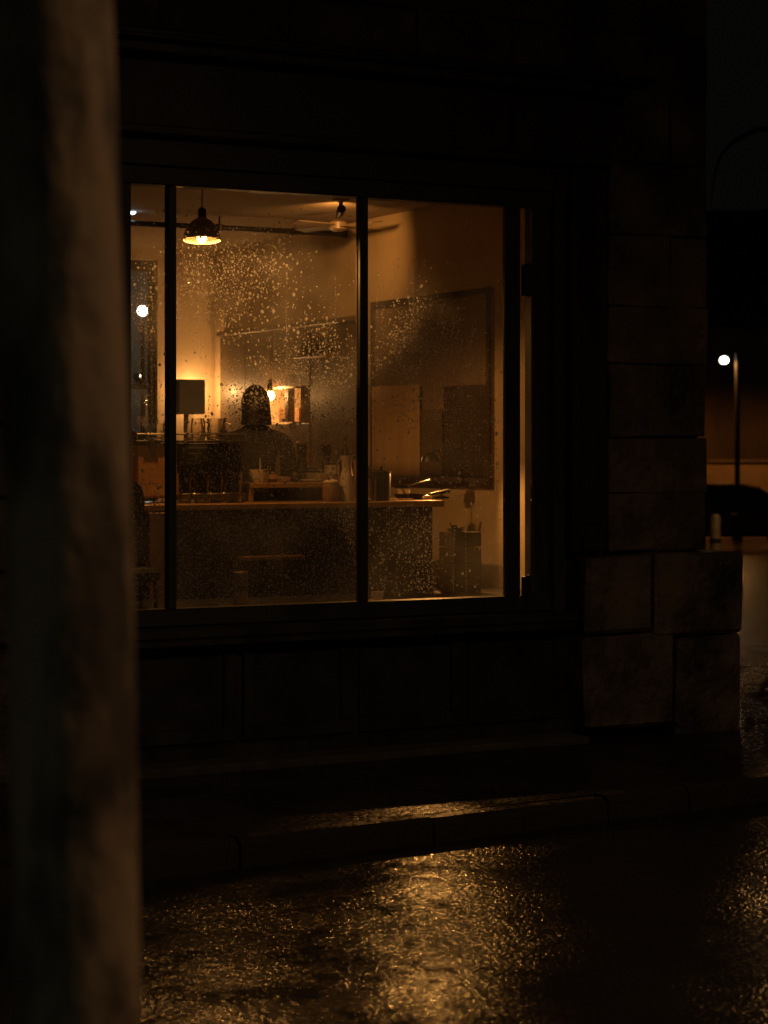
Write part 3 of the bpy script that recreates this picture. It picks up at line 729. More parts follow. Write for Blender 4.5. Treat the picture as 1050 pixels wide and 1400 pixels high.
bm = bmesh.new(); lathe_closed(bm, [(.05, 0), (.072, .004), (.078, .013), (.074, .013), (.068, .006)], 28); obj('dish', bm, M['ceramic'], t, True)
# plates stack on a block behind the jar
t = thing('plate_stack', 'stack of cream plates behind the brown jar', 'plates', loc=(atY(450, 660, 1.55).x, 1.55, CT + .001))
bm = bmesh.new(); lathe_closed(bm, [(.05, 0), (.05, .095)], 20); obj('stand', bm, M['counter_top'], t)
for k in range(6):
    bm = bmesh.new(); z = .0955 + k * .0085; lathe_closed(bm, [(.045, z), (.066 - .001 * k, z + .006), (.066 - .001 * k, z + .0075), (.045, z + .003)], 24); obj('plate', bm, M['ceramic'], t, True)
vessel('brown_jar', 'brown clay jar with a pale rim beside the metal jug', 'jar', 452.5, 683, 1.15, CT + .001, [(.040, 0), (.046, .02), (.046, .085), (.040, .10)], M['clay'], lid=M['ceramic'])
# tall jug with waist and flared neck
t = thing('metal_jug', 'tall grey metal jug with flared neck left of the central mullion', 'jug', loc=(atY(474, 683, 1.16).x, 1.16, CT + .001))
bm = bmesh.new(); rings = lathe(bm, [(.046, 0), (.044, .05), (.040, .12), (.032, .155), (.028, .185), (.032, .22), (.038, .25)], 28); bm.faces.new(rings[0][::-1])
inn = lathe(bm, [(.042, .004), (.036, .12), (.024, .185), (.034, .25)], 28)
obj('body', bm, M['pewter'], t, True)
bm = bmesh.new(); tube(bm, [(-.036, 0, .235), (-.062, 0, .21), (-.062, 0, .13), (-.044, 0, .07)], .005, 8); obj('handle', bm, M['metal'], t, True)
# right group
vessel('black_canister', 'tall black canister right of the central mullion', 'canister', 521.5, 683, 1.16, CT + .001, [(.050, 0), (.052, .14), (.050, .148)], M['blackmetal'], lid=M['blackmetal'])
vessel('glass_tumbler', 'narrow glass tumbler squeezed between the central mullion and black canister', 'glass', 508.5, 683, 1.12, CT + .001, [(.022, 0), (.026, .12)], M['clear'])
def pan(label, u, z, r, h, ang, hl, y=1.3):
    p = atY(u, 680, y); t = thing('frying_pan', label, 'pan', 'pans stacked at the counter end', (p.x, y, z))
    bm = bmesh.new(); rr = lathe(bm, [(r * .8, 0), (r, h), (r - .004, h), (r * .8 - .003, .004)], 28); bm.faces.new(rr[0][::-1]); bm.faces.new(rr[-1]); obj('bowl', bm, M['blackmetal'], t, True)
    bm = bmesh.new(); tube(bm, [(r - .004, 0, h - .006), (r + hl * .4, 0, h + .006), (r + hl, 0, h + .016)], [.008, .008, .013], 8)
    bmesh.ops.rotate(bm, matrix=Matrix.Rotation(ang, 3, 'Z'), verts=bm.verts); obj('handle', bm, M['blackmetal'], t, True); return t
pan('wide black pan, lowest of the pans at the counter end', 562, CT + .001, .105, .03, -.25, .12, 1.32)
pan('smaller black pan on top of the others, handle pointing right', 551, CT + .066, .065, .02, -.1, .1, 1.34)
for k, u in enumerate((547, 556.5)):
    t = thing('small_cup', ['left of two tiny cream cups between the pans', 'right of two tiny cream cups between the pans'][k], 'cup', 'cups between the pans', (atY(u, 670, 1.28).x, 1.28, CT + .0335))
    bm = bmesh.new(); rr = lathe(bm, [(.014, 0), (.0165, .026), (.014, .026), (.012, .004)], 16); bm.faces.new(rr[0][::-1]); bm.faces.new(rr[-1]); obj('body', bm, M['ceramic'], t, True)
    bm = bmesh.new(); tube(bm, [(.015, 0, .008), (.024, 0, .012), (.016, 0, .02)], .002, 6); obj('handle', bm, M['ceramic'], t, True)
t = thing('bread_roll', 'small pale bread roll lying at the front edge beneath the pans', 'bread', loc=(atY(584, 682, 1.14).x, 1.14, CT + .002))
bm = bmesh.new(); sphere(bm, (0, 0, .013), .03, (1, .6, .45)); obj('crust', bm, M['ceramic'], t, True)
t = thing('wooden_spoon', 'flat pale wooden spoon lying on the counter before the pans', 'spoon', loc=(atY(543, 683, 1.1).x, 1.1, CT + .002))
bm = bmesh.new(); sphere(bm, (-.02, 0, .006), .022, (1.2, .7, .25)); tube(bm, [(0, 0, .006), (.10, .0, .008)], .004, 6); obj('body', bm, M['cloth'], t, True)

# back counter along the boarding with jars and bottles on it
bc = thing('back_counter', 'low cabinet against the dark boarding with jars on top', 'cabinet', loc=(5.95, 3.3, FLOOR))
bx('carcass', 5.76, XR - .06, 2.1, 4.6, FLOOR, 1.12, M['board'], bc, .004)
bx('top', 5.73, XR - .055, 2.08, 4.62, 1.122, 1.15, M['counter_top'], bc, .004)
looks = [('tall slim dark bottle', 'bottle', 'blackmetal', [(.036, 0), (.036, .22), (.013, .29), (.013, .36)]), ('rounded clay crock', 'crock', 'clay', [(.06, 0), (.085, .08), (.08, .17), (.06, .22)]),
         ('pale straight canister', 'canister', 'ceramic', [(.06, 0), (.06, .20)]), ('wide steel pot', 'pot', 'pewter', [(.10, 0), (.105, .17)]),
         ('dark narrow carafe', 'carafe', 'blackmetal', [(.055, 0), (.06, .08), (.025, .2), (.035, .27)]), ('squat brown jar', 'jar', 'clay', [(.07, 0), (.075, .13), (.05, .17)])]
for k, u in enumerate((402, 413, 424, 437, 447, 458, 468, 478, 484)):
    nm, ct, mt_, pf = looks[(k * 5 + k // 3) % 6]
    y = atX(u, 640, 5.93).y
    where = ['at the far end of the low cabinet', 'second from the far end of the low cabinet', 'third from the far end of the low cabinet', 'fourth from the far end of the low cabinet', 'in the middle of the low cabinet top',
             'fourth from the near end of the low cabinet', 'third from the near end of the low cabinet', 'second from the near end of the low cabinet', 'at the near end of the low cabinet beside the mullion'][k]
    t = thing(ct, nm + ' ' + where, ct, 'jars on the low cabinet', (5.93 + (.05 if k % 2 else -.06), y, 1.151)); s_ = random.uniform(1.0, 1.4)
    bm = bmesh.new(); rr = lathe(bm, [(r * 1.0, z * s_) for r, z in pf], 20); bm.faces.new(rr[0][::-1]); bm.faces.new(rr[-1]); obj('body', bm, M[mt_], t, True)
    h = pf[-1][1] * s_; r = pf[-1][0]; bm = bmesh.new(); lathe_closed(bm, [(r + .003, h + .001), (r + .003, h + .012), (r * .5, h + .02)], 16); obj('lid', bm, M['blackmetal' if mt_ != 'blackmetal' else 'clay'], t, True)
# ------------------------------------------------------------------ window shelf and what stands on it
SZ = .70
ws = thing('window_shelf', 'deep dark shelf running inside along the window bottom', 'shelf', loc=(4.8, .6, FLOOR))
bx('top', 3.45, XR - .005, .255, .98, SZ - .035, SZ, M['counter_front'], ws, .004)
bx('front', 3.50, XR - .02, .93, .95, FLOOR, SZ - .037, M['counter_front'], ws)
def cup_tower(u, v0, v1, y, label):
    a = atY(u, v1, y); h = atY(u, v0, y).z - SZ; t = thing('storage_tin', label, 'tin', loc=(a.x, y, SZ + .001)); r = .038
    bm = bmesh.new(); lathe_closed(bm, [(r, 0), (r, h * .42)], 24); obj('body', bm, M['clay'], t, True)
    bm = bmesh.new(); lathe_closed(bm, [(r + .002, h * .42), (r + .002, h * .54)], 24); obj('band', bm, M['blackmetal'], t, True)
    bm = bmesh.new(); lathe_closed(bm, [(r, h * .54), (r, h * .96), (r * .8, h)], 24); obj('lid', bm, M['clay'], t, True)
cup_tower(329, 781, 829, .5, 'brown tin with a dark band standing on the window shelf')
t = thing('clay_bowl', 'little clay bowl on the window shelf right of the central mullion', 'bowl', loc=(atY(516, 820, .45).x, .45, SZ + .001))
bm = bmesh.new(); rr = lathe(bm, [(.02, 0), (.032, .02), (.034, .045), (.030, .045), (.018, .006)], 20); bm.faces.new(rr[0][::-1]); bm.faces.new(rr[-1]); obj('bowl', bm, M['ceramic'], t, True)
bm = bmesh.new(); lathe_closed(bm, [(.042, -.0005), (.045, .006), (.02, .004)], 20); obj('saucer', bm, M['ceramic'], t, True)
# rounded dark high-backed chair at far left
cp = atY(184, 830, .6)
ch = thing('armchair', 'black high-backed chair with rounded shoulder at the left edge of the window', 'chair', loc=(cp.x - .02, 1.0 - .38, SZ + .002))
# stands behind the shelf front; built as a stool on the raised shelf floor
def rounded_back(name, w, d, z0, z1, rr_, y, mat, parent):
    bm = bmesh.new(); pts = []
    for i in range(9): a = math.pi * i / 8; pts.append((math.cos(a) * (w) , z1 - rr_ + math.sin(a) * rr_))
    prof = [(w * 1.05, z0)] + pts + [(-w * 1.05, z0)]
    f1 = [bm.verts.new((x, y - d / 2, z)) for x, z in prof]; f2 = [bm.verts.new((x, y + d / 2, z)) for x, z in prof]
    bm.faces.new(f1); bm.faces.new(f2[::-1])
    for i in range(len(prof)): bm.faces.new((f1[i], f1[(i + 1) % len(prof)], f2[(i + 1) % len(prof)], f2[i]))
    bmesh.ops.bevel(bm, geom=bm.edges[:], offset=.01, segments=2, affect='EDGES'); return obj(name, bm, mat, parent, False)
rounded_back('backrest', .095, .06, .20, .635, .09, .06, M['darkcloth'], ch)
bm = bmesh.new(); box(bm, -.11, .11, -.16, .10, .13, .195, .02); obj('seat', bm, M['darkcloth'], ch)
for sx in (-.09, .09):
    for sy in (-.13, .07):
        bm = bmesh.new(); tube(bm, [(sx, sy, 0), (sx * .95, sy, .13)], .01, 8); obj('leg', bm, M['blackmetal'], ch)
# dark crate with a potted plant at the right end
c0 = atY(610, 795, .8); c1 = atY(648, 726, .8)
cr = thing('crate', 'dark wooden crate on the window shelf by the right wall', 'crate', loc=((c0.x + c1.x) / 2, .8, SZ + .001)); o_ = cr.location
hx = (c1.x - c0.x) / 2; ch_ = c1.z - SZ
for k in range(4):
    z0 = SZ + .002 + k * ch_ / 4; z1 = z0 + ch_ / 4 - .006
    bx('slat', o_.x - hx, o_.x + hx, .72, .732, z0, z1, M['darksheet'], cr, .002); bx('slat', o_.x - hx, o_.x + hx, .868, .88, z0, z1, M['darksheet'], cr, .002)
    bx('slat', o_.x - hx, o_.x - hx + .01, .7335, .8665, z0, z1, M['darksheet'], cr, .002); bx('slat', o_.x + hx - .01, o_.x + hx, .7335, .8665, z0, z1, M['darksheet'], cr, .002)
bx('base', o_.x - hx + .011, o_.x + hx - .011, .7335, .8665, SZ + .002, SZ + .012, M['board'], cr)
pp = atY(619, 700, .8)
pl = thing('potted_plant', 'small dark leafy plant in a clay pot on the crate', 'plant', loc=(pp.x + .01, .8, SZ + .014))
ph = ch_ - .02
bm = bmesh.new(); rr = lathe(bm, [(.04, 0), (.055, ph), (.05, ph), (.045, ph - .02)], 20); bm.faces.new(rr[0][::-1]); bm.faces.new(rr[-1]); obj('pot', bm, M['clay'], pl, True)
for k in range(40):
    a = random.uniform(0, 6.28); el = random.uniform(.1, 1.3); L_ = random.uniform(.05, .11)
    d = Vector((math.cos(a) * math.cos(el), math.sin(a) * math.cos(el), math.sin(el))); s = Vector((-math.sin(a), math.cos(a), 0)) * random.uniform(.010, .018)
    b0 = Vector((0, 0, ph - .018)); m_ = b0 + d * L_ * .6; e_ = b0 + d * L_ + Vector((0, 0, -.02))
    bm = bmesh.new(); vs = [bm.verts.new(p) for p in (b0, m_ + s, e_, m_ - s)]; bm.faces.new((vs[0], vs[1], vs[2])); bm.faces.new((vs[0], vs[2], vs[3])); obj('leaf', bm, M['plant'], pl)

# ------------------------------------------------------------------ the person behind the counter
def skin_obj(name, joints, bones, root, mat, parent, lv=2):
    me = bpy.data.meshes.new(name); bm = bmesh.new(); lay = bm.verts.layers.skin.verify()
    vs = []
    for i, (p, r) in enumerate(joints):
        v = bm.verts.new(p); v[lay].radius = r if hasattr(r, '__len__') else (r, r); v[lay].use_root = (i == root); vs.append(v)
    for e in bones: bm.edges.new((vs[e[0]], vs[e[1]]))
    bm.to_mesh(me); bm.free()
    me.materials.append(mat); o = bpy.data.objects.new(name, me); col.objects.link(o); o.parent = parent
    s = o.modifiers.new('skin', 'SKIN'); s.use_smooth_shade = True
    d = o.modifiers.new('sub', 'SUBSURF'); d.levels = lv; d.render_levels = lv
    return o
pq = atY(349, 640, 2.6)
per = thing('person', 'person in dark clothes with long dark hair, seen from behind beyond the counter', 'person', loc=(pq.x, 2.6, FLOOR))
per.rotation_euler = (0, 0, R(162))
# joints: facing -y
J = [((0, 0, .93), (.15, .11)), ((0, -.0, 1.08), (.125, .09)), ((0, .0, 1.25), (.155, .105)), ((0, .01, 1.385), (.13, .09)), ((0, .0, 1.45), (.066, .066)), ((0, -.015, 1.50), (.055, .055)),
     ((.19, .0, 1.385), (.066, .066)), ((.215, .02, 1.10), (.045, .045)), ((.20, -.14, .93), (.032, .034)), ((.19, -.20, .91), (.03, .022)),
     ((-.19, .0, 1.385), (.066, .066)), ((-.215, .02, 1.10), (.045, .045)), ((-.20, -.14, .93), (.032, .034)), ((-.19, -.20, .91), (.03, .022)),
     ((.09, 0, .84), (.085, .09)), ((.10, -.01, .47), (.058, .06)), ((.10, .02, .09), (.04, .045)), ((.11, -.13, .035), (.04, .028)),
     ((-.09, 0, .84), (.085, .09)), ((-.10, -.01, .47), (.058, .06)), ((-.10, .02, .09), (.04, .045)), ((-.11, -.13, .035), (.04, .028))]
B = [(0, 1), (1, 2), (2, 3), (3, 4), (4, 5), (3, 6), (6, 7), (7, 8), (8, 9), (3, 10), (10, 11), (11, 12), (12, 13), (0, 14), (14, 15), (15, 16), (16, 17), (0, 18), (18, 19), (19, 20), (20, 21)]
skin_obj('body', J, B, 0, M['darkcloth'], per)
for s in (1, -1):      # hands: five fingers each
    base = Vector((s * .19, -.205, .91)); JJ = [(tuple(base), (.026, .015)), (tuple(base + Vector((0, -.05, -.004))), (.032, .013))]; BB = [(0, 1)]
    for k, (dx, ln) in enumerate(((-.026, .062), (-.009, .075), (.009, .07), (.026, .055))):
        i = len(JJ); q = base + Vector((dx, -.062, -.005)); JJ += [(tuple(q), (.009, .009)), (tuple(q + Vector((dx * .1, -ln * .55, -.004))), (.008, .008)), (tuple(q + Vector((dx * .1, -ln * .9, -.02))), (.007, .007))]
        BB += [(1, i), (i, i + 1), (i + 1, i + 2)]
    i = len(JJ); q = base + Vector((-s * .03, -.02, -.004)); JJ += [(tuple(q), (.011, .010)), (tuple(q + Vector((-s * .02, -.035, -.008))), (.009, .009))]; BB += [(0, i), (i, i + 1)]
    skin_obj('hand', JJ, BB, 0, M['skin'], per, 1)
bm = bmesh.new()
bmesh.ops.create_uvsphere(bm, u_segments=28, v_segments=20, radius=1)
for v in bm.verts:
    x, y, z = v.co
    w = 1 - .20 * max(0, -z) ** 1.4
    nx, ny, nz = x * .076 * w, y * .094 * (1 - .1 * max(0, -z)), z * .118
    if y < 0:
        nose = math.exp(-((x / .16) ** 2) - ((z + .12) / .22) ** 2); ny -= .020 * nose
        for ex in (-.36, .36): ny += .010 * math.exp(-(((x - ex) / .17) ** 2) - ((z - .02) / .13) ** 2)
        ny -= .006 * math.exp(-((x / .3) ** 2) - ((z + .50) / .10) ** 2); ny -= .008 * math.exp(-((x / .3) ** 2) - ((z + .85) / .15) ** 2)
    v.co = Vector((nx, ny, nz))
bmesh.ops.rotate(bm, matrix=Matrix.Rotation(R(14), 3, 'X'), verts=bm.verts)
bmesh.ops.translate(bm, vec=(0, -.025, 1.582), verts=bm.verts)
head = obj('head', bm, M['skin'], per, True)
for s in (1, -1):
    bm = bmesh.new(); sphere(bm, (s * .076, -.012, 1.575), .026, (.35, .7, 1.1), 12, 8); obj('ear', bm, M['skin'], per, True)
    bm = bmesh.new(); sphere(bm, (s * .029, -.098, 1.568), .011, (1, .6, .8), 10, 8); obj('eye', bm, M['blackmetal'], per, True)
bm = bmesh.new(); sphere(bm, (0, -.112, 1.515), .02, (1, .35, .3), 12, 6); obj('mouth', bm, M['clay'], per, True)
bm = bmesh.new(); bmesh.ops.create_uvsphere(bm, u_segments=28, v_segments=18, radius=1)
for v in bm.verts:
    x, y, z = v.co; n_ = 1 + .05 * noise.noise(Vector((x * 6, y * 6, z * 2)))
    v.co = Vector((x * .088 * n_, y * .108 * n_ + .016, z * .122 * n_ + 1.606))
bmesh.ops.delete(bm, geom=[f for f in bm.faces if f.calc_center_median().y < -.035 and f.calc_center_median().z < 1.635], context='FACES')
hair = obj('hair', bm, M['hair'], per, True); md = hair.modifiers.new('t', 'SOLIDIFY'); md.thickness = .008
bm = bmesh.new(); rings = []
for j in range(12):
    t = j / 11; z = 1.70 - .22 * t; w = .045 + .034 * math.sin(min(1, t * 2.2) * math.pi / 2) + .012 * t; d_ = .05 + .045 * math.sin(min(1, t * 2.5) * math.pi / 2)
    ring = []
    for k in range(24):
        a = 2 * math.pi * k / 24; q_ = 1 + .10 * noise.noise(Vector((math.cos(a) * 3, math.sin(a) * 3, z * 5))) + .03 * math.sin(a * 9)
        ring.append(bm.verts.new((math.cos(a) * w * q_, .045 + math.sin(a) * d_ * q_ * (.55 if math.sin(a) < 0 else 1), z)))
    rings.append(ring)
for r1, r2 in zip(rings, rings[1:]):
    for k in range(24): bm.faces.new((r1[k], r1[(k + 1) % 24], r2[(k + 1) % 24], r2[k]))
bm.faces.new(rings[0]); bm.faces.new(rings[-1]); obj('long_hair', bm, M['hair'], per, True)
# apron bib and straps
bm = bmesh.new()
rows = []
for j in range(7):
    z = .72 + .56 * j / 6; w = .15 - .05 * max(0, j - 3) / 3
    rows.append([bm.verts.new((w * (i / 6 * 2 - 1), -.155 + .10 * abs(i / 6 * 2 - 1) ** 2, z)) for i in range(7)])
for a_, b_ in zip(rows, rows[1:]):
    for i in range(6): bm.faces.new((a_[i], a_[i + 1], b_[i + 1], b_[i]))
ap = obj('apron', bm, M['counter_front'], per, True); md = ap.modifiers.new('t', 'SOLIDIFY'); md.thickness = .004

# ------------------------------------------------------------------ rain drops on the outer face of the glass
def drops():
    verts = []; faces = []
    SEG, RG = 8, 3
    def add(x, z, r, ax, rot):
        b = len(verts); ca, sa = math.cos(rot), math.sin(rot); hgt = r * random.uniform(.45, .7)
        wob = [random.uniform(.88, 1.12) for _ in range(SEG)]
        for j in range(RG):
            e = j / RG * math.pi / 2
            rr = math.cos(e); hh = math.sin(e)
            for k in range(SEG):
                a = 2 * math.pi * k / SEG
                px = math.cos(a) * r * rr * wob[k]; pz = math.sin(a) * r * ax * rr * wob[k] * (1.12 if math.sin(a) < 0 else .92)
                verts.append((x + px * ca - pz * sa, -.0008 - hh * hgt, z + px * sa + pz * ca))
        verts.append((x, -.0008 - hgt, z))
        for j in range(RG - 1):
            for k in range(SEG):
                p = b + j * SEG + k; q = b + j * SEG + (k + 1) % SEG
                faces.append((p, q, q + SEG, p + SEG))
        for k in range(SEG): faces.append((b + (RG - 1) * SEG + k, b + (RG - 1) * SEG + (k + 1) % SEG, b + RG * SEG))
        faces.append(tuple(b + k for k in range(SEG))[::-1])
    bars = [(a - .006, b + .006) for a, b in mull]
    grid = {}
    def put(x, z, r):
        if not (3.542 < x < 5.728 and Z0 + .012 < z < Z1 - .012): return
        if any(a < x < b for a, b in bars): return
        key = (int(x / .02), int(z / .02))
        for i in (-1, 0, 1):
            for j in (-1, 0, 1):
                for (x2, z2, r2) in grid.get((key[0] + i, key[1] + j), ()):
                    if (x - x2) ** 2 + (z - z2) ** 2 < ((r + r2) * 1.05) ** 2: return
        grid.setdefault(key, []).append((x, z, r))
        add(x, z, r, random.uniform(.85, 1.35), random.uniform(-.5, .5))
    clusters = [(300, 395, 34, 32, 420), (262, 365, 14, 30, 150), (345, 355, 30, 24, 300), (205, 430, 14, 50, 170), (202, 560, 14, 55, 90),
                (352, 585, 24, 42, 520), (425, 515, 38, 42, 520), (385, 620, 50, 22, 200), (587, 485, 28, 36, 1300), (632, 590, 24, 44, 280), (560, 545, 30, 16, 130),
                (590, 555, 26, 20, 160), (290, 640, 30, 30, 160), (455, 600, 18, 40, 120)]
    for (u, v, su, sv, n) in clusters:
        c = atY(u, v, 0); s = 10.4 / F_PX
        for _ in range(int(n * 3.2)):
            put(c.x + random.gauss(0, su * s * 1.15), c.z + random.gauss(0, sv * s), min(.0095, max(.0016, random.lognormvariate(math.log(.0028), .5))))
    for (u0, u1, v0, v1, n, md_) in ((243, 486, 692, 828, 7600, .0031), (180, 223, 660, 826, 900, .0034), (505, 600, 690, 815, 1500, .003), (180, 686, 300, 828, 700, .0030), (600, 686, 640, 812, 60, .0032)):
        a = atY(u0, v1, 0); b = atY(u1, v0, 0); i = 0
        while i < n:
            x = random.uniform(a.x, b.x); z = random.uniform(a.z, b.z); i += 1
            if noise.noise(Vector((x * 4, 0, z * 3))) < random.uniform(-.7, .25): continue
            put(x, z, min(.007, max(.0018, random.lognormvariate(math.log(md_), .45))))
    # run-down trails
    for _ in range(60):
        x = random.uniform(3.6, 5.6); z = random.uniform(1.0, 2.5); n = random.randint(6, 30)
        for k in range(n):
            x += random.uniform(-.0015, .0015); z -= random.uniform(.008, .02); put(x, z, random.uniform(.0016, .003))
    me = bpy.data.meshes.new('raindrops'); me.from_pydata(verts, [], faces); me.materials.append(M['drop'])
    for p in me.polygons: p.use_smooth = len(p.vertices) < 6
    o = bpy.data.objects.new('raindrops', me); col.objects.link(o); o['kind'] = 'stuff'; o['label'] = 'rain drops clinging to the outside of the window glass'; o['category'] = 'raindrops'
drops()

# ------------------------------------------------------------------ street lamps
def street_lamp(x, y, h, lensmat, lr, label, watts, lcol, cone=175, blend=.25, arm=-1, adir=(-.885, .466), armlen=.28, pr=.075):
    zg = ground_z(x, y)
    t = thing('street_lamp', label, 'street lamp', 'street lamps', (x, y, zg))
    bm = bmesh.new(); lathe_closed(bm, [(pr * 1.9, -.05), (pr * 1.8, .25), (pr * 1.1, .4), (pr, 1.0), (pr * .8, h)], 16); obj('post', bm, M['rubber'], t, True)
    ax, ay = adir[0] * armlen, adir[1] * armlen
    bm = bmesh.new(); tube(bm, [(0, 0, h - .12), (ax * .15, ay * .15, h + .10), (ax * .55, ay * .55, h + .2), (ax * .95, ay * .95, h + .12), (ax, ay, h + .02)], .028, 10); obj('arm', bm, M['rubber'], t, True)
    bm = bmesh.new(); lathe_closed(bm, [(lr * 1.25, 0), (lr * 1.0, lr * .6), (lr * .3, lr)], 20, (ax, ay, h - .06)); obj('cap', bm, M['blackmetal'], t, True)
    bm = bmesh.new(); sphere(bm, (ax, ay, h - .06 - lr * .9), lr, (1, 1, .85)); obj('lens', bm, lensmat, t, True)
    lamp('lens_light', (ax, ay, h - .06 - lr * .9), lcol, watts, lr * .9, t, cone).data.spot_blend = blend
    return t
q = atT(1008, 610, 55); l = atT(990, 493, 55)
street_lamp(q.x, q.y, l.z - ground_z(q.x, q.y) + .17, M['street'], .112, 'lit street lamp behind the parked car beyond the corner', 125, (1.0, .39, .075), armlen=(q.xy - l.xy).length)
street_lamp(4.6, -8.9, 5.3, M['street_near'], .16, 'warm street lamp on the near pavement behind the viewer', 330, (1.0, .60, .30), 174, .75, adir=(-.5, .85), armlen=.3)
street_lamp(-8.5, -13.0, 5.0, M['street_cool'], .16, 'pale cool street lamp on the near pavement left of the viewer', 150, (.85, 1.0, .80), 165, .3, adir=(.5, .85), armlen=.6)

q = atT(1250, 610, 30)
street_lamp(q.x, q.y, 5.4, M['street_near'], .14, 'warm street lamp out of view to the right in the side street', 480, (1.0, .46, .12), adir=(-.8, -.3), armlen=.6)
# ------------------------------------------------------------------ beyond the corner
fb = thing('far_building', 'brown rendered building beyond the street lamp, under a black roof', 'building', loc=tuple(atT(1020, 610, 61.5).xy) + (-1.3,))
o_ = fb.location; RZm = Matrix.Rotation(-YAW, 4, 'Z')
def far_box(name, w0, w1, d0, d1, z0, z1, mat, parent, bev=0.0):
    bm = bmesh.new(); box(bm, w0, w1, d0, d1, z0, z1, bev)
    bmesh.ops.transform(bm, matrix=RZm, verts=bm.verts); return obj(name, bm, mat, parent)
far_box('wall', -26, 26, 0, 6, -.5, 6.3, M['far_wall'], fb)
bm = bmesh.new(); prism = [(-27, -.9, 6.2), (27, -.9, 6.2), (27, 3, 10), (-27, 3, 10), (-27, 7, 6.2), (27, 7, 6.2)]
vs = [bm.verts.new(p) for p in prism]
for f in ((0, 1, 2, 3), (3, 2, 5, 4), (0, 3, 4), (1, 5, 2), (0, 4, 5, 1)): bm.faces.new([vs[i] for i in f])
bmesh.ops.transform(bm, matrix=RZm, verts=bm.verts); obj('roof', bm, M['roof'], fb)
for k, w in enumerate((-9.5, -7, 6, 8.5, 11)):
    f = far_box('window', w - .45, w + .45, -.06, .0, 2.6, 4.2, M['timber'], fb)
    far_box('pane', w - .36, w + .36, -.075, -.062, 2.7, 4.1, M['roof'], f)
for k in range(34):
    w = -8 + k * .48
    far_box('pier_strip', w - .05, w + .05, -.10, 0, .2, 2.3, M['far_wall'], fb)
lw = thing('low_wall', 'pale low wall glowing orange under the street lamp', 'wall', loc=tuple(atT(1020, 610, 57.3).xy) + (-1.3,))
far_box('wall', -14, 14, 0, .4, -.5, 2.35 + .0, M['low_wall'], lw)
for k in range(28): far_box('coping', -14 + k, -13.01 + k, -.06, .46, 2.352, 2.43, M['far_wall'], lw, .01)

